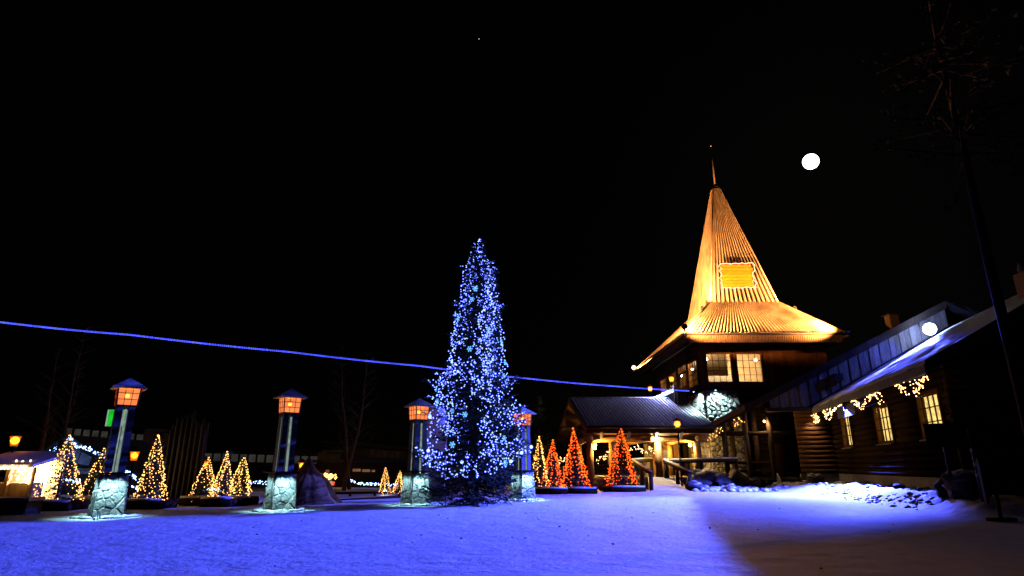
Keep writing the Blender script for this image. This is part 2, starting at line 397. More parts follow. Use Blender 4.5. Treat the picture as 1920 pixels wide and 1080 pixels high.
# stone storey: core and rubble
core = MB().box2((TX0 + .28, TY0 + .28, 0), (15.0, 44.2, Z_F - .06)); stone_core = mk('stone_wall', core, 'mortar', tw)
for poly in rubble(2.2, Z_F - .3, .28, rng, 1.25):
    mk('stone', stone_mesh(poly, lambda a, b, d: (TX0 + .28 + a, TY0 + .28 - d, .15 + b), .026, .15, rng), 'stone', stone_core)
for poly in rubble(3.9, Z_F - .3, .30, rng, 1.3):
    mk('stone', stone_mesh(poly, lambda a, b, d: (TX0 + .28 - d, TY0 + .30 + a, .15 + b), .026, .15, rng), 'stone', stone_core)
mk('rear_wall', MB().box2((TX0 + .3, 44.3, 0), (TX1 - .3, TY1, Z_F - .06)), 'dark_wood', tw)
# log wall of the lower storey right of the stone corner
k = 0
for i in range(21):
    z = .75 + .135 + i * .27
    mk('log', MB().tube([(15.05, TY0 + .42, z), (TX1, TY0 + .42, z)], .15, 10), 'log', tw, True)
mk('floor_beam', MB().box2((TX0 - .05, TY0 - .05, Z_F - .05), (TX1 + .1, TY0 + .35, Z_F + .16)), 'dark_wood', tw)
mk('floor_beam', MB().box2((TX0 - .05, TY0 + .36, Z_F - .05), (TX0 + .35, TY1, Z_F + .16)), 'dark_wood', tw)
mk('upper_floor', MB().box2((TX0 + .36, TY0 + .36, Z_F - .05), (TX1, TY1, Z_F + .1)), 'warm_wall', tw)
mk('upper_ceiling', MB().box2((TX0 - .1, TY0 - .1, Z_T), (TX1 + .1, TY1, Z_T + .2)), 'warm_wall', tw)
mk('right_wall', MB().box2((TX1 - .15, TY0 + .2, Z_F + .12), (TX1, TY1 - .2, Z_T - .01)), 'brown_wood', tw)
mk('back_wall', MB().box2((TX0, TY1 - .18, Z_F + .12), (TX1, TY1, Z_T - .01)), 'brown_wood', tw)
# openings (a0, a1, z0, z1)
def px_x(px, py, Y): return P(px, py, Y).x
front_open = []
for (xa, xb) in ((1326, 1372), (1383, 1429)):
    front_open.append((px_x(xa, 695, TY0), px_x(xb, 695, TY0), 6.72, 8.62))
left_open = [(40.55, 42.55, 6.62, 8.35), (43.1, 45.1, 6.55, 8.45), (45.8, 47.7, 6.9, 8.35), (48.8, 50.8, 6.7, 8.3)]
def wall_boards(name, opens, a0, a1, z0, z1, place, step, m):
    edges = sorted(set([a0, a1] + [e for o_ in opens for e in o_[:2]]))
    a = []
    for e0, e1 in zip(edges, edges[1:]):
        kk = max(1, round((e1 - e0) / step)); a += [e0 + (e1 - e0) * i / kk for i in range(kk)]
    a.append(a1)
    for b0, b1 in zip(a, a[1:]):
        mid = (b0 + b1) / 2; segs = [(z0, z1)]
        for o_ in opens:
            if o_[0] < mid < o_[1]: segs = [(z0, o_[2]), (o_[3], z1)]
        for q0, q1 in segs: mk(name, place(b0 + .006, b1 - .006, q0, q1, rng.uniform(0, .012)), m, tw)
wall_boards('board', front_open, TX0, TX1, Z_F + .17, Z_T - .01, lambda a, b, z0, z1, d: MB().box2((a, TY0 - d, z0), (b, TY0 + .12, z1)), .30, 'brown_wood')
wall_boards('board', left_open, TY0 + .13, TY1 - .2, Z_F + .17, Z_T - .01, lambda a, b, z0, z1, d: MB().box2((TX0 - d, a, z0), (TX0 + .12, b, z1)), .33, 'brown_wood')
def window(parent, fr, a0, a1, z0, z1, cols, rows, fm='brown_wood', gm='glass', t=.07, mt=.028):
    """fr(a, depth, z): depth outwards"""
    def bx(x0, x1, y0, y1, d0, d1):
        q = [fr(x0, d0, y0), fr(x1, d0, y0), fr(x1, d1, y0), fr(x0, d1, y0), fr(x0, d0, y1), fr(x1, d0, y1), fr(x1, d1, y1), fr(x0, d1, y1)]
        return MB().hexa(q)
    f = MB()
    for q in ((a0 - t, a0 + .02, z0 - t, z1 + t), (a1 - .02, a1 + t, z0 - t, z1 + t), (a0 + .02, a1 - .02, z0 - t, z0 + .02), (a0 + .02, a1 - .02, z1 - .02, z1 + t)):
        b = bx(*q, -.10, .05); f.add(b.v, b.f)
    w = mk('window', f, fm, parent)
    mu = MB()
    for i in range(1, cols):
        x = a0 + (a1 - a0) * i / cols; b = bx(x - mt / 2, x + mt / 2, z0 + .02, z1 - .02, -.02, .025); mu.add(b.v, b.f)
    for j in range(1, rows):
        y = z0 + (z1 - z0) * j / rows; b = bx(a0 + .02, a1 - .02, y - mt / 2, y + mt / 2, -.018, .022); mu.add(b.v, b.f)
    mk('muntin', mu, fm, w)
    for i in range(cols):
        for j in range(rows):
            xa = a0 + (a1 - a0) * i / cols; xb = a0 + (a1 - a0) * (i + 1) / cols; ya = z0 + (z1 - z0) * j / rows; yb = z0 + (z1 - z0) * (j + 1) / rows
            mk('pane', bx(xa + .01, xb - .01, ya + .01, yb - .01, -.012, -.004), gm, w)
    return w
for o_ in front_open: window(tw, lambda a, d, z: (a, TY0 - .01 - d, z), *o_, 4, 4)
for i, o_ in enumerate(left_open):
    if i == 1:
        window(tw, lambda a, d, z: (TX0 - .01 - d, a, z), o_[0], o_[1], 7.95, 8.45, 4, 1)
        dr = mk('balcony_door', MB().box2((TX0 - .03, o_[0], 6.55), (TX0 + .07, o_[0] + .18, 7.87)).box2((TX0 - .03, o_[0] + .9, 6.55), (TX0 + .07, o_[0] + 1.1, 7.87)).box2((TX0 - .03, o_[1] - .18, 6.55), (TX0 + .07, o_[1], 7.87)).box2((TX0 - .03, o_[0] + .19, 6.55), (TX0 + .07, o_[0] + .89, 6.95)).box2((TX0 - .03, o_[0] + 1.11, 6.55), (TX0 + .07, o_[1] - .19, 6.95)), 'brown_wood', tw)
        mk('pane', MB().box2((TX0 + .01, o_[0] + .19, 6.96), (TX0 + .02, o_[0] + .89, 7.87)), 'glass', dr)
        mk('pane', MB().box2((TX0 + .01, o_[0] + 1.11, 6.96), (TX0 + .02, o_[1] - .19, 7.87)), 'glass', dr)
    else: window(tw, lambda a, d, z: (TX0 - .01 - d, a, z), *o_, 4, 4)
# room inside: partition, counters, hanging lamps
mk('partition', MB().box2((TX0 + 3.4, TY0 + 4.2, Z_F + .1), (TX1 - .2, TY0 + 4.35, Z_T)), 'warm_wall', tw)
mk('cabinet', MB().box2((TX0 + .7, TY0 + 2.6, Z_F + .1), (TX0 + 3.0, TY0 + 3.1, Z_F + 1.15)), 'grey_wood', tw)
for (x, y) in ((13.6, 41.6), (15.6, 41.7), (17.2, 42.0), (13.9, 46.0), (14.0, 49.5)):
    pl = mk('pendant_lamp', MB().tube([(x, y, Z_T), (x, y, 8.62)], .012, 5), 'iron', tw)
    mk('lamp_globe', MB().ball((x, y, 8.52), .09, 10, 6), 'white_lens', pl, True)
    lamp('POINT', tw, (x, y, 8.38), 380, (1, .64, .30), soft=.1)
# eave: soffit, lower roof, spire
EX0, EX1, EY0, EY1, EZ = 11.4, 21.95, 38.8, 56.0, 9.78
SX0, SX1, SY0, SY1, SZ = 14.3, 19.15, 41.6, 47.2, 12.65
AP = Vector((16.65, 44.7, 23.0)); CW = .28
mk('soffit', MB().box2((EX0 + .06, EY0 + .06, Z_T + .02), (EX1 - .06, EY1 - .06, Z_T + .1)), 'brown_wood', tw)
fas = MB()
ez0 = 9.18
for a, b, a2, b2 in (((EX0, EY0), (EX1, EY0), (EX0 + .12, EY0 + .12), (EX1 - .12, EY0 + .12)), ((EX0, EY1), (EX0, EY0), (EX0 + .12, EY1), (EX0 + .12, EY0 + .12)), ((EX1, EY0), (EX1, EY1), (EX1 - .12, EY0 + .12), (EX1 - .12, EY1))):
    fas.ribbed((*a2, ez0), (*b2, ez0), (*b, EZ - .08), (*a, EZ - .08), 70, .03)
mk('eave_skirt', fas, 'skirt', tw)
gut = MB()
for a, b in (((EX0 - .06, EY0 - .06), (EX1 + .06, EY0 - .06)), ((EX0 - .06, EY1), (EX0 - .06, EY0 - .06)), ((EX1 + .06, EY0 - .06), (EX1 + .06, EY1))):
    gut.tube([(*a, EZ - .05), (*b, EZ - .05)], .07, 8)
mk('gutter', gut, 'iron', tw, True)
lr = MB(); sp = MB()
E = [Vector((EX0, EY0, EZ)), Vector((EX1, EY0, EZ)), Vector((EX1, EY1, EZ)), Vector((EX0, EY1, EZ))]
S = [Vector((SX0, SY0, SZ)), Vector((SX1, SY0, SZ)), Vector((SX1, SY1, SZ)), Vector((SX0, SY1, SZ))]
T = [AP + Vector(q) for q in ((-CW, -CW, 0), (CW, -CW, 0), (CW, CW, 0), (-CW, CW, 0))]
for i in range(4):
    j = (i + 1) % 4
    lr.ribbed(E[i], E[j], S[j], S[i], 44 if i % 2 == 0 else 66, .14, .5)
    sp.ribbed(S[i] - Vector((0, 0, .12)), S[j] - Vector((0, 0, .12)), T[j], T[i], 15, .16, .4)
M['tower_roof'] = mat('frosted ribbed roof with bare patches', (0.50, 0.44, 0.38), (0.22, 0.17, 0.13), rough=0.6, scale=1.1, bump=0.6, bscale=9, detail=12)
low = mk('lower_roof', lr, 'tower_roof', tw); spire = mk('spire_roof', sp, 'roof_metal', tw)
for i in range(4):
    mk('hip_cap', MB().tube([E[i] + Vector((0, 0, .04)), S[i] + Vector((0, 0, .03))], .07, 6), 'roof_metal', low, True)
    mk('hip_cap', MB().tube([S[i], T[i]], .055, 6), 'roof_metal', spire, True)
# snow left lying in the middle of the lower roof front
sn = MB(); rs = random.Random(9)
for i in range(2600):
    t = rs.random() ** 1.2; u_ = rs.gauss(.5, .17 - .04 * t)
    if not .12 < u_ < .9: continue
    p = E[0].lerp(E[1], u_).lerp(S[0].lerp(S[1], u_), t); sn.ball(p + Vector((0, 0, .03)), rs.uniform(.02, .05), 5, 3, (1, 1.5, .6), .5, i)
mk('roof_snow', sn, 'snow', low, kind='stuff')
cap = MB().hexa([AP + Vector(q) for q in ((-.36, -.36, -.75), (.36, -.36, -.75), (.36, .36, -.75), (-.36, .36, -.75), (-.2, -.2, .25), (.2, -.2, .25), (.2, .2, .25), (-.2, .2, .25))])
capo = mk('spire_cap', cap, 'dark_wood', tw)
mk('mast', MB().tube([AP + Vector((0, 0, .2)), AP + Vector((0, 0, .7)), AP + Vector((0, 0, 4.0))], [.05, .06, .025], 8).ball(AP + Vector((0, 0, 4.05)), .06, 8, 6), 'roof_metal', tw, True)
# amber sign with neon outline on the spire front
sg = root('spire_sign', P(1383, 515, 41.85), 'amber plank sign with jagged glowing outline on the spire', 'sign')
c0, c1 = P(1355, 538, 41.8), P(1411, 496, 41.8)
rr = random.Random(5); npl = 7
for i in range(npl):
    z0 = c0.z + (c1.z - c0.z) * i / npl; z1 = c0.z + (c1.z - c0.z) * (i + 1) / npl
    mk('plank', MB().box2((c0.x + rr.uniform(-.02, .12), 41.8 + rr.uniform(-.01, .01), z0 + .012), (c1.x - rr.uniform(-.02, .16), 41.88, z1 - .012)), 'sign_plank', sg)
pts = []
def jag(a, b, n, amp):
    for i in range(n):
        p = a.lerp(b, i / n); d = (b - a).normalized(); nn = Vector((-d.z, 0, d.x)); pts.append(p + nn * rr.uniform(-amp, amp))
y_ = Vector((0, -.06, 0)); A0 = Vector((c0.x - .1, 41.76, c0.z - .06)); A1 = Vector((c1.x + .06, 41.76, c0.z - .06)); A2 = Vector((c1.x + .03, 41.76, c1.z + .07)); A3 = Vector((c0.x - .04, 41.76, c1.z + .05))
jag(A0, A1, 13, .05); jag(A1, A2, 10, .17); jag(A2, A3, 12, .06); jag(A3, A0, 10, .14); pts.append(pts[0])
mk('neon_outline', MB().tube(pts, .022, 6), 'neon', sg, True)
mk('bracket', MB().box2((c0.x + .4, 41.89, c0.z + .3), (c0.x + .5, 42.4, c0.z + .4)).box2((c1.x - .5, 41.89, c0.z + .3), (c1.x - .4, 42.4, c0.z + .4)), 'iron', sg)
# golden floodlights at the eave corners
GOLD = (1.0, 0.355, 0.08)
def flood(name, loc, aim, label, lens, r=.17, cat='floodlight', group=None):
    loc = Vector(loc); d = (Vector(aim) - loc).normalized()
    f = root(name, loc, label, cat, group)
    mk('housing', MB().tube([loc - d * .24, loc - d * .05, loc + d * .02], [r * .55, r, r * 1.05], 14), 'iron', f, True)
    mk('lens', MB().tube([loc + d * .021, loc + d * .03], r * .86, 14), lens, f)
    mk('bracket', MB().tube([loc - d * .12, loc - d * .12 - Vector((0, 0, .3))], .03, 6), 'iron', f)
    return f
fq = P(1284, 612, 37.0)
f = flood('roof_floodlight', fq, (15.6, 42.6, 16), 'round dark floodlight on the nearest corner of the spire roof', 'flood_gold', .2)
mk('arm', MB().tube([fq - Vector((.0, .0, .3)), (EX0 + .1, EY0 + .1, EZ - .3)], .035, 6), 'iron', f)
lamp('SPOT', f, fq + Vector((.12, .15, .25)), 27000, GOLD, (15.0, 41.6, 13.8), 110, .6, .12)
f = flood('roof_floodlight', (EX0 + .0, EY1 + .1, EZ + .4), (15.6, 45.6, 14), 'glowing floodlight at the far left tip of the spire roof eave', 'flood_gold', .2)
lamp('SPOT', f, (EX0 + .15, EY1 - .1, EZ + .6), 42000, GOLD, (14.8, 45.8, 14), 100, .8, .12)
mk('glow_ball', MB().ball((EX0 + .0, EY1 - .2, EZ + .42), .17, 10, 6), 'flood_gold', f, True)  # glowing ball at the floodlight head
fq = P(1588, 621, 37.2)
f = flood('roof_floodlight', fq, (17.6, 42.6, 15), 'dark floodlight at the right corner of the spire roof', 'flood_gold', .2)
mk('arm', MB().tube([fq - Vector((.0, .0, .3)), (EX1 - .1, EY0 + .1, EZ - .3)], .035, 6), 'iron', f)
lamp('SPOT', f, fq + Vector((-.1, .15, .25)), 27000, GOLD, (18, 41.6, 13.8), 110, .6, .12)
# uplights standing where the spire meets the lower roof
for (x, y, ax, ay, e, lab) in ((SX0 - .9, SY0 - .75, SX0 + .5, SY0 + .4, 8000, 'small uplight at the left foot of the spire'), (SX1 + .75, SY0 - .8, SX1 - .6, SY0 + .5, 6500, 'small uplight at the right foot of the spire')):
    z = EZ + (SZ - EZ) * .72 + .25
    f = flood('spire_uplight', (x, y, z), (ax, ay, SZ + 4.0), lab, 'flood_gold', .1)
    lamp('SPOT', f, (x, y, z + .08), e, GOLD, (ax, ay, SZ + 4.0), 95, .9, .08)
# cool downlights on the stone corner
COOL = (0.66, 1.0, 0.98)
for (x, y, ax, ay, e, lab) in ((13.4, 39.7, 13.7, 40.32, 900, 'small cool downlight over the front of the stone corner'), (12.25, 40.7, 12.95, 41.2, 800, 'small cool downlight over the left side of the stone corner')):
    f = root('wall_downlight', (x, y, Z_F - .05), lab, 'downlight')
    mk('can', MB().tube([(x, y, Z_F - .06), (x, y, Z_F - .2)], .06, 10), 'iron', f)
    mk('lens', MB().tube([(x, y, Z_F - .201), (x, y, Z_F - .215)], .05, 10), 'cool_lens', f)
    mk('arm', MB().tube([(x, y, Z_F - .03), (x + (.5 if y > 40 else 0), y + (.5 if y < 40 else 0), Z_F - .03)], .02, 6), 'iron', f)
    lamp('SPOT', f, (x, y, Z_F - .22), e, COOL, (ax, ay, 4.3), 125, .6, .05)
# balcony on the left side of the tower
BX, BY0, BY1 = 11.65, 43.2, 50.4
bal = root('balcony', (12.1, 46.5, 5.3), 'wood panelled balcony on the left side of the tower', 'balcony')
mk('balcony_front', MB().box2((BX, BY0, 5.25), (TX0 - .02, BY0 + .1, 6.55)), 'dark_wood', bal)
for i in range(5): mk('board', MB().box2((BX + .12, BY0 - .025, 5.42 + i * .2), (TX0 - .1, BY0 - .001, 5.42 + i * .2 + .19)), 'grey_wood', bal)
mk('balcony_side', MB().box2((BX, BY0 + .11, 5.25), (BX + .1, BY1, 6.5)), 'dark_wood', bal)
mk('balcony_floor', MB().box2((BX + .11, BY0 + .11, 6.0), (TX0 - .02, BY1, 6.12)), 'dark_wood', bal)
for y in (BY0 + .05, BY1):
    mk('corner_post', MB().box2((BX - .06, y - .08, 5.2), (BX + .1, y + .08, 6.95)), 'iron', bal)
gl = MB(); bl = MB(); rr = random.Random(4)
for i in range(260):
    t = i / 260; gl.octa((BX - .02 + rr.uniform(-.12, .07), BY0 + .2 + (BY1 - BY0 - .3) * t, 6.62 + rr.uniform(-.16, .10)), rr.uniform(.03, .055))
gr = root('balcony_garland', (BX, 46.8, 6.6), 'blazing bluish white light garland along the balcony rail', 'light garland')
mk('light_bulbs', gl, 'led_white', gr, kind='stuff'); mk('wire', MB().tube([(BX - .02, BY0 + .2, 6.62), (BX - .02, BY1 - .1, 6.62)], .012, 5), 'iron', gr)
lamp('SPOT', gr, (BX - .3, 45.2, 6.95), 2600, (.36, .40, 1), (7.2, 41.6, 4.9), 130, .7, .3)

# ------------------------------------------------------------------ entrance canopy
CZ = 3.72
ca = root('entrance_canopy', (8.5, 44, 0), 'log entrance canopy with frosted ribbed roof beside the tower', 'canopy')
fl, fr_ = Vector((4.6, 38.0, CZ)), Vector((12.55, 38.0, CZ)); rl, rr_ = Vector((4.28, 45, 6.14)), Vector((12.55, 45, 6.14)); bl_, br_ = Vector((3.7, 52, 3.45)), Vector((12.55, 52, 3.45))
roof = MB().ribbed(fl, fr_, rr_, rl, 36, .09, .5).ribbed(br_, bl_, rl, rr_, 36, .09, .5)
mk('roof', roof, 'roof_frost', ca)
under = Vector((0, 0, -.16))
mk('roof_deck', MB().hexa([fl + under, fr_ + under, rr_ + under, rl + under, fl + under * .1, fr_ + under * .1, rr_ + under * .1, rl + under * .1]).hexa([rl + under, rr_ + under, br_ + under, bl_ + under, rl + under * .1, rr_ + under * .1, br_ + under * .1, bl_ + under * .1]), 'gold_log', ca)
mk('ridge_cap', MB().tube([rl + Vector((-.05, 0, .05)), rr_ + Vector((0, 0, .05))], .09, 8), 'roof_frost', ca, True)
mk('gutter', MB().tube([fl + Vector((0, -.1, -.06)), fr_ + Vector((0, -.1, -.06))], .09, 8), 'iron', ca, True)
mk('fascia', MB().box2((4.6, 37.98, CZ - .42), (12.5, 38.06, CZ - .16)), 'dark_wood', ca)
mk('flashing', MB().tube([Vector((12.5, 38.1, CZ + .12)), Vector((12.5, 43.1, 5.55))], .07, 6), 'strip', ca)
for a, b in ((fl, rl), (rl, bl_)):
    n = Vector((-.03, 0, 0)); mk('barge_board', MB().slab([a + Vector((-.05, 0, .03)), b + Vector((-.05, 0, .03)), b + Vector((-.05, 0, -.3)), a + Vector((-.05, 0, -.3))], n), 'gold_log', ca)
for (t0, nm) in ((0.16, 0), (0.42, 0), (0.70, 0), (.97, 0)):
    p = fl.lerp(rl, t0) + Vector((.05, 0, -.36)); mk('purlin', MB().tube([p, p + Vector((7.9, 0, 0))], .19, 10), 'gold_log', ca, True)
    q = bl_.lerp(rl, t0) + Vector((.05, 0, -.36)); mk('purlin', MB().tube([q, q + Vector((7.9, 0, 0))], .17, 10), 'gold_log', ca, True)
# beams and posts
PZ = .7
for x in (4.85, 8.6, 11.6):
    mk('tie_beam', MB().tube([(x, 38.2, 3.02), (x, 51.5, 3.02)], .2, 10), 'gold_log', ca, True)
for dz in (2.98, 3.34): mk('front_beam', MB().tube([(4.5, 38.62, dz), (12.3, 38.62, dz)], .19, 12), 'gold_log', ca, True)
for x, y, zb in ((4.85, 38.62, 0), (6.25, 38.62, PZ), (9.1, 38.62, PZ), (11.55, 38.62, PZ), (4.85, 45, PZ), (11.5, 45, PZ), (4.85, 51, PZ), (11.5, 51, PZ)):
    mk('post', MB().tube([(x, y, zb), (x, y, 2.8)], [.24, .21], 14), 'gold_log', ca, True)
for x in (5.55, 7.25, 8.95, 10.5):
    mk('rafter_tail', MB().box((x, 38.25, 3.3), (.16, .6, .34), Matrix.Rotation(R(-38), 3, 'X')), 'post_blue', ca)
# gable collar logs seen at the left end
for z, h in ((3.4, 6.2), (3.85, 4.8), (4.3, 3.4), (4.75, 2.2)):
    mk('gable_log', MB().tube([(5.35, 45 - h, z), (5.35, 45 + h, z)], .2, 10), 'gold_log', ca, True)
mk('deck', MB().box2((4.4, 38.45, 0), (12.3, 52, PZ)), 'concrete', ca)
rng = random.Random(12)
for poly in rubble(3.3, .62, .24, rng, 1.5):
    mk('stone', stone_mesh(poly, lambda a, b, d: (4.5 + a, 38.44 - d, .04 + b), .015, .05, rng), 'stone', ca)
# stone door surround and doors at the tower side
mk('door_wall', MB().box2((9.9, 46.4, PZ), (12.5, 46.6, 3.1)), 'gold_log', ca)
for poly in rubble(.55, 2.3, .24, rng, 1.2):
    mk('stone', stone_mesh(poly, lambda a, b, d: (9.9 + a, 46.39 - d, PZ + .02 + b), .015, .07, rng), 'stone', ca)
for x0, x1 in ((10.55, 11.15), (11.2, 11.8)):
    d_ = mk('door', MB().box2((x0, 46.28, PZ), (x1, 46.36, 2.7)), 'gold_log', ca)
    mk('pane', MB().box2((x0 + .1, 46.26, 1.7), (x1 - .1, 46.275, 2.5)), 'lit_pane', d_)
mk('poster', MB().box2((10.6, 46.24, 1.6), (10.95, 46.255, 2.2)), 'red_cloth', ca)
mk('back_log_wall', MB().box2((4.6, 51.6, PZ), (9.9, 51.75, 3.0)), 'log', ca)
for i in range(8): mk('log', MB().tube([(4.6, 51.5, PZ + .15 + i * .29), (9.9, 51.5, PZ + .15 + i * .29)], .15, 8), 'log', ca, True)
mk('window', MB().box2((7.9, 51.3, 1.5), (8.4, 51.34, 2.4)), 'far_window', ca)
WARM = (1.0, 0.50, 0.10)
for x, y, z, e, lab in ((5.2, 38.75, 2.62, 300, 'warm lamp on the leftmost canopy post'), (11.2, 38.9, 2.62, 360, 'warm lamp on the rightmost canopy post'), (5.75, 43.0, 2.55, 900, 'warm lamp deep inside under the left of the canopy'), (10.6, 44.6, 2.6, 420, 'warm lamp beside the canopy entrance doors')):
    f = root('wall_lamp', (x, y, z), lab, 'wall lamp')
    mk('globe', MB().ball((x, y, z), .11, 10, 7), 'warm_lens', f, True); mk('backplate', MB().box2((x - .05, y + .1, z - .08), (x + .05, y + .16, z + .08)), 'iron', f)
    lamp('POINT', f, (x, y - .16, z - .02), e, WARM, soft=.1)
f = root('ceiling_spot', (8.75, 38.5, 2.65), 'white spot lamp under the canopy beam', 'spot lamp')
q = P(1231, 824, 38.3)
mk('bulb', MB().ball(q, .10, 10, 7), 'white_lens', f, True); mk('stem', MB().tube([q + Vector((0, .05, .1)), q + Vector((0, .2, .35))], .025, 6), 'iron', f)
lamp('POINT', f, q + Vector((0, -.15, -.1)), 150, (1, .85, .6), soft=.08)

# ------------------------------------------------------------------ log wing with stepped gable roofs
FZ, FK = 4.8, .55                     # front roof: z = FZ + FK*l
RZ, RK = 6.88, .4926                  # rear roof
LR = 8.2                              # ridge offset
SN = 17.3
wg = root('log_wing', W(8, 4, .3), 'long dark log house with stepped snowy gable roofs on the right', 'building')
def slope_box(l0, l1, s0, s1, zf, t0, t1):
    q = []
    for t in (t1, t0):
        q += [W(s0, l0, zf(l0) - t), W(s0, l1, zf(l1) - t), W(s1, l1, zf(l1) - t), W(s1, l0, zf(l0) - t)]
    return MB().hexa(q)
zF = lambda l: FZ + FK * l if l <= LR else FZ + FK * (2 * LR - l)
zR = lambda l: RZ + RK * l if l <= LR else RZ + RK * (2 * LR - l)
# front roof slab with an uneven snow cover
fr = mk('roof', slope_box(0, LR, .06, SN, zF, .12, .34), 'dark_roof', wg)
b2 = slope_box(LR, 2 * LR, .06, SN, zF, .12, .34); mk('roof', b2, 'dark_roof', wg)
sm = MB(); ns, nl = 90, 44
for i in range(ns + 1):
    for j in range(nl + 1):
        s_ = .05 + (SN - .0) * i / ns; l_ = -.05 + (LR + .05) * j / nl
        dd = .05 * noise.noise(Vector((s_ * .9, l_ * 1.1, 4))) + .03 * noise.noise(Vector((s_ * 3, l_ * 1.2, 8)))
        sm.v.append(tuple(W(s_, l_, zF(l_) + dd - (.08 if j == 0 else 0))))
for i in range(ns):
    for j in range(nl): sm.f.append((i * (nl + 1) + j, (i + 1) * (nl + 1) + j, (i + 1) * (nl + 1) + j + 1, i * (nl + 1) + j + 1))
mk('roof_snow', sm, 'snow', fr, True)
mk('eave_fascia', MB().hexa([W(.08, -.04, FZ - .42), W(SN, -.04, FZ - .42), W(SN, .03, FZ - .42), W(.08, .03, FZ - .42), W(.08, -.04, FZ - .1), W(SN, -.04, FZ - .1), W(SN, .03, FZ - .1), W(.08, .03, FZ - .1)]), 'grey_wood', wg)
mk('barge_board', MB().hexa([W(SN + .01, 0, zF(0) - .4), W(SN + .07, 0, zF(0) - .4), W(SN + .07, LR, zF(LR) - .4), W(SN + .01, LR, zF(LR) - .4), W(SN + .01, 0, zF(0) + .02), W(SN + .07, 0, zF(0) + .02), W(SN + .07, LR, zF(LR) + .02), W(SN + .01, LR, zF(LR) + .02)]), 'grey_wood', wg)
# rear roof, two dark layers at the verge
mk('rear_roof', slope_box(-6.4, LR, -9, .45, zR, 0, .22), 'dark_roof', wg)
mk('rear_roof', slope_box(LR, 2 * LR, -9, .45, zR, 0, .22), 'dark_roof', wg)
mk('verge_beam', slope_box(-6.1, LR, .02, .36, zR, .225, .46), 'dark_wood', wg)
mk('barge_board', slope_box(-6.4, LR, .452, .50, zR, -.02, .26), 'dark_wood', wg)
mk('eave_board', slope_box(-6.46, -6.402, -9, .5, zR, -.02, .30), 'brown_wood', wg)
mk('eave_board', slope_box(-6.46, -3.9, .503, .56, zR, -.02, .30), 'gold_log', wg)  # low end of the brown barge board, warm lamp light put into its colour
# rear gable boards: each one a part
bw = .3; l0 = -2.35
while l0 < LR:
    l1 = min(l0 + bw, LR); m_ = (l0 + l1) / 2
    zb = lambda l: max(4.82, zF(l) + .12)
    d_ = .0 if int((l0 + 3) / bw) % 2 else .035
    q = []
    for zf in (lambda l: zb(l), lambda l: zR(l) - .465):
        q += [W(.0, l0 + .012, zf(l0)), W(.08 + d_, l0 + .012, zf(l0)), W(.08 + d_, l1 - .012, zf(l1)), W(.0, l1 - .012, zf(l1))]
    if zR(m_) - .465 > zb(m_) + .1: mk('gable_board', MB().hexa(q), 'grey_wood', wg)
    l0 += bw
mk('gable_backing', MB().slab([W(-.05, -2.3, 4.8), W(-.05, 0.2, 4.9), W(-.05, LR, zF(LR)), W(-.05, LR, zR(LR) - .3), W(-.05, -2.3, zR(-2.3) - .3)], -DV * -.02), 'dark_wood', wg)
mk('gable_sill', MB().hexa([W(0, -2.6, 4.56), W(.3, -2.6, 4.56), W(.3, -.05, 4.56), W(0, -.05, 4.56), W(0, -2.6, 4.78), W(.3, -2.6, 4.78), W(.3, -.05, 4.78), W(0, -.05, 4.78)]), 'dark_wood', wg)
mk('flashing', slope_box(.1, LR, .1, .28, zF, -.14, -.05), 'dark_roof', wg)
# log walls
WL = .9; ZB, ZT_ = .95, 4.5
wins = [(2.7, 4.3), (8.5, 10.4), (13.7, 15.6)]; WZ0, WZ1 = 2.42, 3.97
dia = .27; nlog = 14
for i in range(nlog):
    z = ZB + dia * (i + .5)
    segs = [(-.2, SN - .5)]
    if z + dia / 2 > WZ0 + .05 and z - dia / 2 < WZ1 - .05:
        c = [-.2] + [e for w in wins for e in (w[0] - .07, w[1] + .07)] + [SN - .5]; segs = [(c[k], c[k + 1]) for k in range(0, len(c), 2)]
    for a, b in segs: mk('log', MB().tube([W(a, WL + .14, z), W(b, WL + .14, z)], dia * .56, 10), 'log', wg, True)
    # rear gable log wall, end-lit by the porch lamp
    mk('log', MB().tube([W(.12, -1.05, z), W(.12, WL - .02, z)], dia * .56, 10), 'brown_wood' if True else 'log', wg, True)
    # near gable wall
    mk('log', MB().tube([W(SN - .4, WL - .25, z + dia / 2), W(SN - .4, 2 * LR - WL, z + dia / 2)], dia * .56, 10), 'log', wg, True)
zt = ZB + dia * nlog
mk('gable_wall', MB().slab([W(SN - .45, WL, zt + .1), W(SN - .45, 2 * LR - WL, zt + .1), W(SN - .45, LR, zF(LR) - .4)], DV * .1), 'dark_wood', wg)
mk('inner_wall', MB().hexa([W(0, WL + .26, ZB), W(SN - .5, WL + .26, ZB), W(SN - .5, WL + .28, ZB), W(0, WL + .28, ZB), W(0, WL + .26, WZ0 - .08), W(SN - .5, WL + .26, WZ0 - .08), W(SN - .5, WL + .28, WZ0 - .08), W(0, WL + .28, WZ0 - .08)]), 'dark_wood', wg)
mk('foundation', MB().hexa([W(-.2, WL + .05, 0), W(SN - .4, WL + .05, 0), W(SN - .4, 2 * LR - WL, 0), W(-.2, 2 * LR - WL, 0), W(-.2, WL + .05, ZB - .02), W(SN - .4, WL + .05, ZB - .02), W(SN - .4, 2 * LR - WL, ZB - .02), W(-.2, 2 * LR - WL, ZB - .02)]), 'concrete', wg)
mk('gable_foundation', MB().hexa([W(-.2, -1.1, 0), W(.2, -1.1, 0), W(.2, WL, 0), W(-.2, WL, 0), W(-.2, -1.1, ZB - .03), W(.2, -1.1, ZB - .03), W(.2, WL, ZB - .03), W(-.2, WL, ZB - .03)]), 'concrete', wg)
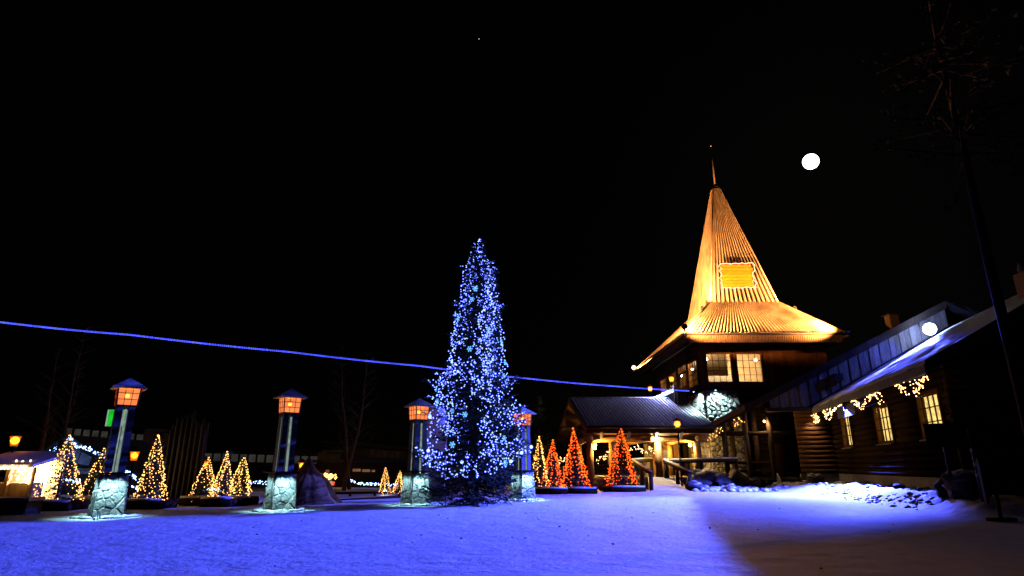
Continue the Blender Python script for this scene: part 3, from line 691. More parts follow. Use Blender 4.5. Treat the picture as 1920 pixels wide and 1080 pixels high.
for (a, b) in wins:
    w = window(wg, lambda s_, d, z: W(s_, WL - .02 - d, z), a, b, WZ0, WZ1, 4, 3, 'brown_wood', 'glass', .09, .035)
    cu = MB(); n = 40
    for i in range(n + 1):
        s_ = a + (b - a) * i / n; dd = .05 * math.sin(i * 1.9) + .03 * math.sin(i * .7)
        cu.v += [tuple(W(s_, WL + .2 + dd, WZ0 + .02)), tuple(W(s_, WL + .2 + dd * .6, WZ1 - .02))]
    for i in range(n): cu.f.append((2 * i, 2 * i + 2, 2 * i + 3, 2 * i + 1))
    mk('curtain', cu, 'curtain', w, True)
    mk('sill', MB().hexa([W(a - .1, WL - .2, WZ0 - .16), W(b + .1, WL - .2, WZ0 - .16), W(b + .1, WL + .02, WZ0 - .13), W(a - .1, WL + .02, WZ0 - .13), W(a - .1, WL - .2, WZ0 - .1), W(b + .1, WL - .2, WZ0 - .1), W(b + .1, WL + .02, WZ0 - .075), W(a - .1, WL + .02, WZ0 - .075)]), 'grey_wood', w)
w = window(wg, lambda l_, d, z: W(SN - .25 + d, l_, z), 4.6, 5.9, 3.2, 4.5, 3, 3, 'brown_wood', 'lit_pane')
# porch under the rear roof
for l_, s_ in ((-5.2, -.2), (-3.9, -.2), (-2.5, -.2), (-4.6, -1.5), (-3.2, -1.5)):
    mk('porch_post', MB().tube([W(s_, l_, .15), W(s_, l_, zR(l_) - .4)], .16, 10), 'dark_wood', wg, True)
mk('porch_rail', MB().tube([W(-.2, -5.2, 1.55), W(-.2, -2.5, 1.55)], .08, 8).tube([W(-.2, -5.2, 1.05), W(-.2, -2.5, 1.05)], .07, 8), 'dark_wood', wg, True)
mk('porch_floor', MB().hexa([W(-2.4, -5.6, .55), W(.1, -5.6, .55), W(.1, -1.1, .55), W(-2.4, -1.1, .55), W(-2.4, -5.6, .72), W(.1, -5.6, .72), W(.1, -1.1, .72), W(-2.4, -1.1, .72)]), 'dark_wood', wg)
mk('porch_beam', MB().tube([W(-.2, -5.6, 3.3), W(-.2, -1.0, 3.3)], .14, 8), 'dark_wood', wg, True)
mk('porch_door', MB().hexa([W(-2.3, -2.3, .75), W(-2.2, -2.3, .75), W(-2.2, -1.5, .75), W(-2.3, -1.5, .75), W(-2.3, -2.3, 2.7), W(-2.2, -2.3, 2.7), W(-2.2, -1.5, 2.7), W(-2.3, -1.5, 2.7)]), 'brown_wood', wg)
stp = root('porch_steps', W(.9, -1.5, 0), 'dark wooden steps with pale stringers up to the porch', 'steps')
for i in range(4):
    z = .16 + i * .16; s_ = 1.5 - i * .32
    mk('tread', MB().hexa([W(s_, -2.4, z - .05), W(s_ + .33, -2.4, z - .05), W(s_ + .33, -.8, z - .05), W(s_, -.8, z - .05), W(s_, -2.4, z), W(s_ + .33, -2.4, z), W(s_ + .33, -.8, z), W(s_, -.8, z)]), 'dark_wood', stp)
for l_ in (-2.45, -.75):
    mk('stringer', MB().slab([W(1.95, l_ - .04, .02), W(1.95, l_ - .04, .24), W(.3, l_ - .04, .95), W(.3, l_ - .04, .5)], NV * .08), 'grey_wood', stp)
f = root('porch_lamp', W(-1.2, -3.0, 3.3), 'tiny warm lamp hanging in the dark porch', 'lamp')
q = P(1433, 790, 37.9); mk('globe', MB().ball(q, .07, 8, 6), 'warm_lens', f, True); mk('cord', MB().tube([q, q + Vector((0, 0, .8))], .012, 5), 'iron', f)
lamp('POINT', f, q - Vector((0, .1, .1)), 60, (1, .55, .22), soft=.07)
f = root('porch_lamp', W(1.0, -.6, 4.3), 'small lamp under the gable beam over the lit logs', 'lamp')
q = W(.75, -.2, 4.25); mk('globe', MB().tube([q, q + Vector((0, 0, .16))], [.05, .08], 8), 'iron', f, True); mk('lens', MB().tube([q - Vector((0, 0, .012)), q - Vector((0, 0, .002))], .045, 8), 'warm_lens', f)
lamp('SPOT', f, q - Vector((0, 0, .03)), 160, (1, .62, .35), W(.2, -.2, 2.2), 90, .7, .05)
# chimney and vent
ch = root('chimney', P(1672, 600, 40), 'narrow chimney standing behind the stepped gable', 'chimney')
p = P(1672, 600, 40); mk('stack', MB().box2((p.x - .3, p.y - .3, p.z - 2.2), (p.x + .3, p.y + .3, p.z + .3)), 'dark_wood', ch); mk('cover', MB().box2((p.x - .42, p.y - .42, p.z + .31), (p.x + .42, p.y + .42, p.z + .36)), 'iron', ch)
p = W(13.5, 5.6, zF(5.6)); ch = root('chimney', p, 'pinkish brick chimney with cowl behind the tall pine trunk', 'chimney')
mk('stack', MB().box2((p.x - .28, p.y - .28, p.z - .6), (p.x + .28, p.y + .28, p.z + .85)), 'brick', ch); mk('cowl', MB().tube([(p.x, p.y, p.z + .86), (p.x, p.y, p.z + 1.0), (p.x, p.y, p.z + 1.3)], [.2, .24, .16], 12), 'concrete', ch, True)

# icicle lights under the wing's eave
def bulbs_on(name, pts, m, r, label, cat, wire=None, group=None, parent_loc=None):
    loc = parent_loc or pts[0]; g_ = root(name, loc, label, cat, group)
    b = MB()
    for p in pts: b.octa(p, r * random.uniform(.75, 1.2))
    mk('light_bulbs', b, m, g_, kind='stuff')
    if wire: mk('wire', MB().tube(wire, .01, 4), 'iron', g_)
    return g_
ri = random.Random(21)
for (a, b, n, dz, lab) in ((.2, 1.2, 40, .5, 'round bunch of warm lights at the far end of the snowy eave'), (2.6, 7.2, 80, .5, 'warm icicle lights over the far curtained window'), (8.2, 12.6, 84, .55, 'warm icicle lights over the middle curtained window'), (14.2, 17.1, 60, .6, 'warm icicle lights at the near end of the snowy eave')):
    pts = []
    for i in range(n):
        s_ = ri.uniform(a, b); dep = dz * (.55 + .45 * math.sin(s_ * 2.1)) ; pts.append(W(s_, ri.uniform(-.05, .12), FZ - .42 - ri.uniform(.02, .12 + dep)))
    bulbs_on('icicle_lights', pts, 'bulb_white', .034 if a < 8 else .027, lab, 'string lights', [W(a, .0, FZ - .44), W((a + b) / 2, .0, FZ - .47), W(b, .0, FZ - .44)], 'icicle lights along the log wing eave')
pts = [W(.6 + ri.uniform(-.1, .1), -6.2 + 2.2 * i / 40 + ri.uniform(-.1, .1), zR(-6.2 + 2.2 * i / 40) - .5 - ri.uniform(0, .45)) for i in range(40) if i < 16 or i > 27]
bulbs_on('icicle_lights', pts, 'bulb_warm', .032, 'two small bunches of warm lights under the low end of the porch roof', 'string lights', [W(.6, -6.2, zR(-6.2) - .45), W(.6, -4.0, zR(-4.0) - .45)])
for (xa, xb, ya, yb, Y, n, lab) in ((1178, 1232, 838, 848, 43, 46, 'warm fairy lights across the back of the canopy'), (1118, 1146, 862, 850, 44, 26, 'short warm light garland between canopy post and orange tree'), (1045, 1066, 866, 856, 42, 18, 'bit of warm garland between the two left orange trees')):
    pts = []
    for i in range(n):
        t = ri.random(); q = P(xa + (xb - xa) * t, ya + (yb - ya) * t + ri.uniform(-5, 5) + 4 * math.sin(t * 14), Y); pts.append(q)
    bulbs_on('fairy_lights', pts, 'bulb_white', .032, lab, 'string lights', [P(xa, ya, Y), P((xa + xb) / 2, (ya + yb) / 2 + 4, Y), P(xb, yb, Y)])

# ------------------------------------------------------------------ blue floodlights on the wing
lp = P(1745, 617, 34.6)
f = flood('plaza_floodlight', lp, (-4, 16, 0), 'dazzling blue white floodlight on the roof beside the stepped gable', 'flood_lens', .26)
mk('glow_bulb', MB().ball(lp + Vector((-.2, -.2, -.04)), .34, 16, 12), 'flood_lens', f, True)
lamp('SPOT', f, lp + Vector((-.35, -.35, -.36)), 380000, BLUE, (-2.4, 15.4, 0), 52, .9, .16)
lamp('SPOT', f, lp + Vector((-.35, -.5, .1)), 1500, BLUE, W(.0, 2.7, 6.2), 62, .6, .2)
mk('mount', MB().tube([lp - Vector((0, 0, .1)), lp - Vector((0, 0, 1.4))], .05, 6), 'iron', f)
lp2 = W(7.75, -.26, 4.15); bdir = Vector((-.412, -.132, -.901))  # lamp position under the eave is assumed, for the blue pool
f = flood('eave_floodlight', lp2, lp2 + bdir, 'assumed floodlight with added shield under the middle of the log wing eave', 'flood_dim', .06)
mk('arm', MB().tube([lp2 + Vector((.03, 0, .16)), W(7.75, -.05, 4.36)], .02, 6), 'iron', f)
lamp('SPOT', f, lp2 + bdir * .06, 30000, BLUE, lp2 + bdir * 6, 122, .22, .02)
bd = lp2 + NV * .08; dn, up_ = Vector((0, 0, -.50)), Vector((0, 0, .08))
mk('light_block', MB().hexa([bd - DV * 1.5 + dn, bd + DV * 1.5 + dn, bd + DV * 1.5 + dn + NV * .012, bd - DV * 1.5 + dn + NV * .012, bd - DV * 1.5 + up_, bd + DV * 1.5 + up_, bd + DV * 1.5 + up_ + NV * .012, bd - DV * 1.5 + up_ + NV * .012]), 'iron', f)  # added plate that keeps this lamp's light off the log wall
vb = W(.2, 1.7, 6.55); mk('flood_box', MB().box(vb, (.5, .35, .42), Matrix.Rotation(R(-14), 3, 'Z')), 'iron', wg)  # dark floodlight box left unlit; the eave lamp casts its beam

# ------------------------------------------------------------------ ramp with railings
rp = root('entrance_ramp', (8.9, 37, 0), 'snowy ramp with dark log railings up to the entrance', 'ramp')
mk('ramp_deck', MB().hexa([(7.75, 35.3, -.05), (9.9, 35.3, -.05), (10.1, 38.44, -.05), (8.3, 38.44, -.05), (7.75, 35.3, .03), (9.9, 35.3, .03), (10.1, 38.44, PZ + .01), (8.3, 38.44, PZ + .01)]), 'snow', rp)
def rail(p, q, zt0, zt1, zb0, zb1):
    p, q = Vector(p), Vector(q)
    r_ = mk('handrail', MB().tube([p + Vector((0, 0, zt0)), q + Vector((0, 0, zt1))], .12, 10), 'dark_wood', rp, True)
    mk('rail_snow', MB().tube([p + Vector((0, 0, zt0 + .1)), p.lerp(q, .5) + Vector((0, 0, (zt0 + zt1) / 2 + .11)), q + Vector((0, 0, zt1 + .1))], .075, 6), 'snow', r_, True)
    for t in (.02, .5, .98):
        b = p.lerp(q, t); mk('rail_post', MB().tube([b + Vector((0, 0, zb0 + (zb1 - zb0) * t)), b + Vector((0, 0, zt0 + (zt1 - zt0) * t - .02))], .11, 8), 'dark_wood', rp, True)
rail((7.85, 35.4, 0), (7.4, 38.3, 0), .95, 1.65, 0, .1)
rail((10.05, 35.4, 0), (9.35, 38.2, 0), .95, 1.65, 0, .5)
rail((9.4, 38.3, 0), (13.9, 38.4, 0), 1.62, 1.72, .0, .0)
rail((7.4, 38.35, 0), (9.3, 41.5, 0), 1.65, 1.75, .6, .6)

# ------------------------------------------------------------------ lantern pillars
def make_pillar(rng):
    OFF[None] = Vector((0, 0, 0))
    r_ = root('lantern_pillar', (0, 0, 0), 'x', 'lantern pillar', 'lantern pillars in a row across the plaza')
    B0, B1, BH = .385, .315, 1.12
    base = mk('stone_base', MB().hexa([(-B0, -B0, -.1), (B0, -B0, -.1), (B0, B0, -.1), (-B0, B0, -.1), (-B1, -B1, BH), (B1, -B1, BH), (B1, B1, BH), (-B1, B1, BH)]), 'base_mortar', r_)
    for side in range(4):
        rot = Matrix.Rotation(side * math.pi / 2, 3, 'Z')
        def mp_(a, b, d):
            wd = B0 + (B1 - B0) * b / BH
            return tuple(rot @ Vector(((a / (2 * B0) * 2 - 1) * wd, -wd - d, b)))
        for poly in rubble(2 * B0, BH, .21, rng, 1.35): mk('stone', stone_mesh(poly, mp_, .005, .032, rng), 'base_stone', base)
    mk('cap_slab', MB().box2((-.40, -.40, BH + .01), (.40, .40, BH + .05)), 'iron', r_)
    q0, q1, H1 = .255, .235, 3.02
    zb = BH + .07
    for sx in (-1, 1):
        for sy in (-1, 1):
            def c(h, lo, hi):
                wd = q0 + (q1 - q0) * (h - zb) / (H1 - zb)
                return sx * (wd if hi else lo * wd)
            vs = []
            for h in (zb, H1):
                wd = q0 + (q1 - q0) * (h - zb) / (H1 - zb); i_ = wd * .30
                vs += [(sx * i_, sy * i_, h), (sx * wd, sy * i_, h), (sx * wd, sy * wd, h), (sx * i_, sy * wd, h)]
            mk('corner_post', MB().hexa(vs), 'post_blue', r_)
    for side in range(4):
        rot = Matrix.Rotation(side * math.pi / 2, 3, 'Z')
        vs = [rot @ Vector(v) for v in ((-.012, -q0 * .94, zb), (.058, -q0 * .94, zb), (.058, -q0 * .82, zb), (-.012, -q0 * .82, zb), (-.01, -q1 * .94, H1 - .12), (.046, -q1 * .94, H1 - .12), (.046, -q1 * .82, H1 - .12), (-.01, -q1 * .82, H1 - .12))]
        mk('slot_strip', MB().hexa(vs), 'glow_strip', r_)
    L0, L1, LZ0, LZ1 = .255, .285, 3.03, 3.56
    fm = MB()
    for sx in (-1, 1):
        for sy in (-1, 1):
            fm.tube([(sx * L0, sy * L0, LZ0), (sx * L1, sy * L1, LZ1)], .022, 5)
    frm = None
    for t in (0, 1 / 3, 2 / 3, 1):
        w_ = L0 + (L1 - L0) * t; z = LZ0 + (LZ1 - LZ0) * t
        for side in range(4):
            rot = Matrix.Rotation(side * math.pi / 2, 3, 'Z'); fm.tube([rot @ Vector((-w_, -w_ - .004, z)), rot @ Vector((w_, -w_ - .004, z))], .010 if 0 < t < 1 else .022, 5)
    for u_ in (-1 / 3, 1 / 3):
        for side in range(4):
            rot = Matrix.Rotation(side * math.pi / 2, 3, 'Z'); fm.tube([rot @ Vector((u_ * L0, -L0 - .004, LZ0)), rot @ Vector((u_ * L1, -L1 - .004, LZ1))], .009, 5)
    M.setdefault('rust', mat('rusty lantern frame', (0.30, 0.10, 0.04), (0.18, 0.06, 0.02), rough=.6))
    ln = mk('lantern', fm, 'rust', r_)
    for side in range(4):
        rot = Matrix.Rotation(side * math.pi / 2, 3, 'Z')
        for i in range(3):
            for j in range(3):
                def pt(a, t): w_ = L0 + (L1 - L0) * t - .01; return tuple(rot @ Vector((a * w_, -w_, LZ0 + (LZ1 - LZ0) * t)))
                a0, a1, t0, t1 = -1 + i * 2 / 3, -1 + (i + 1) * 2 / 3, j / 3, (j + 1) / 3
                mk('pane', MB().add([pt(a0, t0), pt(a1, t0), pt(a1, t1), pt(a0, t1)], [(0, 1, 2, 3)]), 'lantern_glass', ln)
    mk('bulb', MB().ball((0, 0, 3.33), .055, 10, 7), 'lantern_bulb', ln, True)
    mk('lantern_floor', MB().box2((-L0 + .02, -L0 + .02, LZ0 - .02), (L0 - .02, L0 - .02, LZ0 - .001)), 'rust', ln)
    ro = MB(); a = .44; z0, z1 = 3.55, 3.86
    ro.add([(-a, -a, z0), (a, -a, z0), (a, a, z0), (-a, a, z0), (0, 0, z1), (-a, -a, z0 - .03), (a, -a, z0 - .03), (a, a, z0 - .03), (-a, a, z0 - .03)],
           [(0, 1, 4), (1, 2, 4), (2, 3, 4), (3, 0, 4), (8, 7, 6, 5), (0, 5, 6, 1), (1, 6, 7, 2), (2, 7, 8, 3), (3, 8, 5, 0)])
    mk('roof', ro, 'lantern_roof', r_)
    lamp('POINT', r_, (0, 0, 3.33), 60, (1, .36, .06), soft=.06)
    for side in (0, 3):
        rot = Matrix.Rotation(side * math.pi / 2, 3, 'Z')
        mk('downlight', MB().box(rot @ Vector((0, -.49, BH + .05)), (.36 if side % 2 == 0 else .18, .18 if side % 2 == 0 else .36, .02)), 'iron', r_)
        for a_ in (-.16, .12): lamp('SPOT', r_, rot @ Vector((a_, -.56, BH + .02)), (62 if side == 0 else 20) * (1.25 if a_ < 0 else .8), (.45, .90, 1.0), rot @ Vector((a_, -.40, .0)), 104, .9, .04)
    OFF.pop(None, None)
    return r_
pil = make_pillar(random.Random(31))
PP = [G(198, 969), G(523, 957), G(778, 946), Vector((.45, 26.7, 0))]
labs = ['lantern pillar on stone base nearest the left edge of the photo', 'lantern pillar on stone base in front of the brown canvas tent', 'lantern pillar half hidden by the left side of the blue tree', 'lantern pillar mostly hidden by the right side of the blue tree']
for i, p in enumerate(PP):
    o = pil if i == 0 else dup(pil)
    o.location = (p.x, p.y, 0); o.rotation_euler = (0, 0, R(38.5)); o['label'] = labs[i]
# snow swept up round the pillar feet
sw = MB(); rw = random.Random(8)
for p in PP:
    for i in range(70):
        a = rw.uniform(0, 6.28); r_ = rw.uniform(.5, .72); q = Vector((p.x + r_ * math.cos(a), p.y + r_ * math.sin(a), .0)); sw.ball(q, rw.uniform(.05, .12), 6, 4, (1.4, 1.4, .7), .4, i)
mk('snow_drift', sw, 'snow', smooth=True, kind='stuff', label='loose snow swept against the pillar feet')

# globe monument behind the third pillar
gp = P(820, 840, 25.6); gp.z = 0
gm = root('globe_monument', gp, 'pale globe on a square plastered column behind the blue tree', 'monument')
cc = P(818, 784, 25.6)
mk('column', MB().box2((gp.x - .42, gp.y - .35, 0), (gp.x + .38, gp.y + .35, cc.z - .3)), 'plaster', gm); mk('globe', MB().ball((cc.x, cc.y, cc.z), .52, 22, 14), 'plaster', gm, True)

# ------------------------------------------------------------------ spruces
def spruce_needles(mb, p, d, L, rng, nb, w):
    """one twig: short blades along a stem"""
    d = d.normalized(); side = d.cross(Vector((0, 0, 1)));
    if side.length < .1: side = Vector((1, 0, 0))
    side.normalize(); up = side.cross(d)
    for i in range(nb):
        t = (i + rng.random()) / nb; q = p + d * L * t; a = rng.uniform(0, 6.28)
        o_ = (side * math.cos(a) + up * math.sin(a)); tip = q + (d * .75 + o_ * .8).normalized() * w * rng.uniform(.7, 1.2) * (1.15 - .5 * t); ww = d.cross(o_).normalized() * w * .13
        mb.add([q - ww, q + ww, tip], [(0, 1, 2)])
def spruce(rootobj, base, H, prof, rng, whorl, nbr, ntw, nb, nw, br_r=.02, tier=0.0):
    """prof(z) radius; returns branch polylines"""
    nd = MB(); br = MB(); lines = []
    z = prof[0][0]
    def rad(zz):
        for (a, ra), (b, rb) in zip(prof, prof[1:]):
            if a <= zz <= b: return ra + (rb - ra) * (zz - a) / (b - a)
        return .03
    while z < H * .985:
        R0 = rad(z); k = max(3, int(nbr * (.45 + .55 * min(1, R0 / prof[1][1]))))
        a0 = rng.uniform(0, 6.28)
        for i in range(k):
            a = a0 + 6.283 * i / k + rng.uniform(-.3, .3); L = max(.08, R0 * rng.uniform(.55, 1.06) * (1 + tier * math.sin(z * 4.4)) * (1 + .34 * noise.noise(Vector((math.cos(a) * 1.3, math.sin(a) * 1.3, z * .55 * 10 / max(H, 3))))))
            if rng.random() < .12: L *= 1.28
            dr = rng.uniform(-.16, .02) * L; up = rng.uniform(.02, .16) * L
            zz = z + rng.uniform(-.5, .5) * whorl
            hd = Vector((math.cos(a), math.sin(a), 0))
            pts = [base + Vector((0, 0, zz + .12 * L)), base + hd * L * .4 + Vector((0, 0, zz + .07 * L + dr * .5)), base + hd * L * .75 + Vector((0, 0, zz + dr)), base + hd * L + Vector((0, 0, zz + dr + up))]
            br.tube(pts, [br_r * (.5 + L / 3), br_r * .6, br_r * .4, br_r * .2], 4, False); lines.append(pts)
            for j in range(ntw):
                t = .12 + .88 * (j + rng.random()) / ntw
                s_ = t * 3; i0 = min(2, int(s_)); q = pts[i0].lerp(pts[i0 + 1], s_ - i0); d0 = (pts[i0 + 1] - pts[i0]).normalized()
                sd = d0.cross(Vector((0, 0, 1))).normalized() * (1 if j % 2 else -1)
                d = (d0 * rng.uniform(.5, 1) + sd * rng.uniform(.3, .9) + Vector((0, 0, rng.uniform(-.5, .12))))
                tl = (.16 + .22 * L * (1.1 - .6 * t)) * rng.uniform(.7, 1.2)
                spruce_needles(nd, q, d, tl, rng, nb, nw)
        z += whorl * rng.uniform(.8, 1.2)
    spruce_needles(nd, base + Vector((0, 0, H * .95)), Vector((0, 0, 1)), H * .06, rng, nb * 2, nw * .7)
    mk('trunk', MB().tube([base, base + Vector((0, 0, H * .5)), base + Vector((0, 0, H))], [H * .013 + .015, H * .008, .008], 8), 'bark', rootobj, True)
    mk('branches', br, 'bark', rootobj, kind='stuff'); mk('crown', nd, 'needle', rootobj, kind='stuff')
    return lines, rad

# --- the big blue tree
TB = G(890, 946); TB.z = 0; TYD = TB.y
apex = P(887, 443, TYD); TH = apex.z - .1
prof = []
for py, hw in ((938, 84), (925, 98), (900, 103), (850, 98), (800, 93), (760, 88), (725, 80), (690, 64), (640, 57), (600, 50), (560, 41), (520, 36), (497, 27), (475, 15), (455, 6), (443, 2)):
    z = P(893, py, TYD).z; prof.append((max(.12, z), hw / FPX * TYD * (.93 if py > 720 else .92)))
prof.sort()
bt = root('christmas_tree', TB, 'tall spruce covered in blue white lights in the middle of the plaza', 'christmas tree')
rng = random.Random(17)
lines, rad = spruce(bt, TB, TH, prof, rng, .20, 13, 12, 20, .10, .03, .13)
bb = MB(); nbulb = 0
def along(pts, t):
    s_ = t * 3; i0 = min(2, int(s_)); return pts[i0].lerp(pts[i0 + 1], s_ - i0)
for pts in lines:
    z = pts[3].z
    if z < 1.02: continue
    L = (pts[3] - pts[0]).length
    if noise.noise(pts[3] * .8) < (-.02 if z < 4.5 else -.22 if z < 7.5 else -9): continue
    n = int((3.6 if z < 5 else 4.8) + L * 4.2)
    for i in range(n):
        t = 1.0 - (i / max(1, n)) ** 1.1 * .62; q = along(pts, t) + Vector((rng.gauss(0, .04), rng.gauss(0, .04), rng.gauss(.02, .05)))
        bb.octa(q, rng.uniform(.015, .030) * (1.2 if z < 5.5 else 1.05)); nbulb += 1
# strings hanging over the crown from top to bottom
for k in range(16):
    a = rng.uniform(0, 6.28); z = rng.uniform(5, TH * .93); za = rng.uniform(1.0, 3)
    while z > za:
        r_ = rad(z) * rng.uniform(.86, 1.02); bb.octa(TB + Vector((math.cos(a) * r_, math.sin(a) * r_, z)), rng.uniform(.017, .030)); nbulb += 1
        a += rng.gauss(0, .10); z -= rng.uniform(.06, .13)
for i in range(12): bb.octa(TB + Vector((rng.uniform(-.04, .04), rng.uniform(-.04, .04), TH - .05 - i * .07)), .03)
mk('light_bulbs', bb, 'bulb_blue', bt, kind='stuff')
for i in range(16):      # cyan snowflake ornaments
    z = 1.6 + i * (TH - 3.4) / 16 + rng.uniform(-.2, .2); a = -math.pi / 2 + rng.uniform(-1.35, 1.35); r_ = rad(z) * 1.0
    c = TB + Vector((math.cos(a) * r_, math.sin(a) * r_, z)); s_ = rng.uniform(.09, .125); fl_ = MB(); ex = Vector((-math.sin(a), math.cos(a), 0)); ez = Vector((0, 0, 1))
    for k in range(6):
        t = k * math.pi / 3 + rng.uniform(0, .2); d = ex * math.cos(t) + ez * math.sin(t); e2 = ex * math.cos(t + .7) + ez * math.sin(t + .7); e3 = ex * math.cos(t - .7) + ez * math.sin(t - .7)
        fl_.tube([c, c + d * s_], .010, 4); fl_.tube([c + d * s_ * .55, c + d * s_ * .55 + e2 * s_ * .35], .008, 4); fl_.tube([c + d * s_ * .55, c + d * s_ * .55 + e3 * s_ * .35], .008, 4)
    mk('snowflake', fl_, 'bulb_cyan', bt)
# big single lamps low on the tree
for (px, py) in ((996, 838), (978, 849), (803, 845), (806, 782), (866, 866), (958, 865)):
    q = P(px, py, TYD - 1.2); mk('globe_light', MB().ball(q, .06, 10, 7), 'bulb_blue', bt, True)

# --- small lit trees
def lit_tree(name, px, pyt, pyb, hw, m, label, cat, group, nb=250, lean=0.0, r=.03, Yd=None, needles=True):
    base = G(px, pyb, 0.12)
    if Yd: base = P(px, pyb, Yd)
    Y = base.y; top = P(px, pyt, Y); H = top.z - base.z; rng = random.Random(px * 7 + pyt)
    t_ = root(name, base, label, cat, group); R0 = hw / FPX * Y * 1.02; ex_ = rng.uniform(.72, 1.05)
    t_.rotation_euler = (rng.uniform(-.03, .03), rng.uniform(-.045, .045), 0)
    prof = [(.06 * H, R0 * .72)] + [(t * H, R0 * .76 * (1 - t) ** ex_ * rng.uniform(.86, 1.08) + .01) for t in (.1, .25, .5, .75, .97)]
    if needles: lines, rad = spruce(t_, base, H, prof, rng, .14 * H / 2.5, 9, 5, 9, .075 * H / 2.5, .014)
    b = MB()
    ns = max(7, int(nb / 20))
    for k in range(ns):
        a = 6.283 * k / ns + rng.uniform(-.2, .2); z = H * (.99 - .35 * rng.random() * (k % 3 > 0)); stp_ = H / 19
        end = H * rng.uniform(.02, .2); da = rng.uniform(-.06, .06)
        while z > end:
            t = 1 - z / H; r_ = R0 * (t ** ex_) * rng.uniform(.82, 1.08) + .015
            b.octa(base + Vector((math.cos(a) * r_, math.sin(a) * r_, z)), r * rng.uniform(.7, 1.2)); a += da + rng.gauss(0, .09); z -= stp_ * rng.uniform(.6, 1.4)
    for k in range(int(nb * .35)):
        z = H * (1 - math.sqrt(rng.random())) ; t = 1 - z / H; a = rng.uniform(0, 6.28); r_ = R0 * t ** ex_ * rng.uniform(.8, 1.12)
        b.octa(base + Vector((math.cos(a) * r_, math.sin(a) * r_, z)), r * rng.uniform(.6, 1.1))
    mk('light_bulbs', b, m, t_, kind='stuff')
    return base, R0
Wg = 'small spruces with warm white lights'; Og = 'small spruces with orange lights'
specs = [('lit_spruce', 103, 815, 948, 42, 'bulb_warm', 'warm lit spruce nearest the left edge, beside the bright stall', Wg, 260),
         ('lit_spruce', 180, 840, 942, 32, 'bulb_warm', 'warm lit spruce partly behind the leftmost lantern pillar', Wg, 170),
         ('lit_spruce', 280, 815, 946, 29, 'bulb_warm', 'tall warm lit spruce just right of the leftmost lantern pillar', Wg, 260),
         ('lit_spruce', 380, 857, 940, 25, 'bulb_warm', 'warm lit spruce with a grey top beside an orange street lamp', Wg, 170),
         ('lit_spruce', 414, 846, 942, 23, 'bulb_warm', 'middle one of three warm lit spruces left of the tent', Wg, 190),
         ('lit_spruce', 446, 858, 940, 23, 'bulb_warm', 'right one of three warm lit spruces left of the tent', Wg, 200),
         ('lit_spruce', 722, 877, 926, 10, 'bulb_warm', 'tiny far warm lit spruce, the left one of a pair', Wg, 80),
         ('lit_spruce', 747, 883, 926, 11, 'bulb_warm', 'tiny far warm lit spruce, the right one of a pair by the pillar', Wg, 80),
         ('lit_spruce', 1013, 818, 921, 19, 'bulb_warm', 'warm lit spruce right behind the big blue tree', Wg, 170),
         ('lit_spruce', 1036, 824, 921, 22, 'bulb_orange', 'leftmost of the three orange lit spruces', Og, 230),
         ('lit_spruce', 1080, 802, 920, 29, 'bulb_orange', 'orange lit spruce in front of the left canopy post', Og, 300),
         ('lit_spruce', 1166, 803, 917, 31, 'bulb_orange', 'orange lit spruce next to the entrance ramp', Og, 330)]
for nm, px, a, b, hw, m, lab, gp_, nb in specs:
    base, R0 = lit_tree(nm, px, a, b, hw, m, lab, 'christmas tree', gp_, nb, r=.021 if b > 930 else .030 if hw > 15 else .02)
    if hw > 15:
        pl = root('log_planter', (base.x, base.y, 0), 'snow topped log planter under the ' + ' '.join(lab.split(',')[0].split()[:9]), 'planter', 'log planters under the lit spruces')
        for k in range(2):
            mk('log', MB().tube([(base.x - R0 * 1.15, base.y - R0 * .8 + k * R0 * 1.6, .14), (base.x + R0 * 1.15, base.y - R0 * .8 + k * R0 * 1.6, .14)], .15, 10), 'log', pl, True)
            mk('log', MB().tube([(base.x - R0 * 1.0 + k * R0 * 2, base.y - R0 * .66, .13), (base.x - R0 * 1.0 + k * R0 * 2, base.y + R0 * .66, .13)], .13, 8), 'log', pl, True)
        mk('snow_cap', MB().tube([(base.x - R0 * 1.12, base.y - R0 * .82, .26), (base.x, base.y - R0 * .82, .275), (base.x + R0 * 1.12, base.y - R0 * .82, .26)], .075, 6), 'snow', pl, True)

# ------------------------------------------------------------------ blue rope light over the pillars
ends = [P(-260, 575, 14.6), P(0, 604, 15.9), P(241, 627.5, 17.6), P(544, 660, 20.4), P(786, 686, 23.6), P(982, 709, 27.5), P(1150, 724, 33.5), P(1292, 733, 39.7)]
rp_ = root('rope_light', ends[0], 'long blue rope light stretched over the plaza to the stone corner', 'rope light')
dense = []
for a, b in zip(ends, ends[1:]):
    for i in range(14):
        q = a.lerp(b, i / 14); dense.append(q + Vector((0, 0, -.025 * math.sin(math.pi * i / 14))))
dense.append(ends[-1])
mk('rope', MB().tube(dense, [.019 + .00055 * max(0, p.y - 14) for p in dense], 6), 'rope', rp_, True)
dio = MB()
for a, b in zip(dense, dense[1:]):
    for k in range(5):
        q = a.lerp(b, (k + random.random() * .6) / 5); dio.octa(q, .024 + .0006 * max(0, q.y - 14))
mk('diodes', dio, 'rope_core', rp_, kind='stuff')

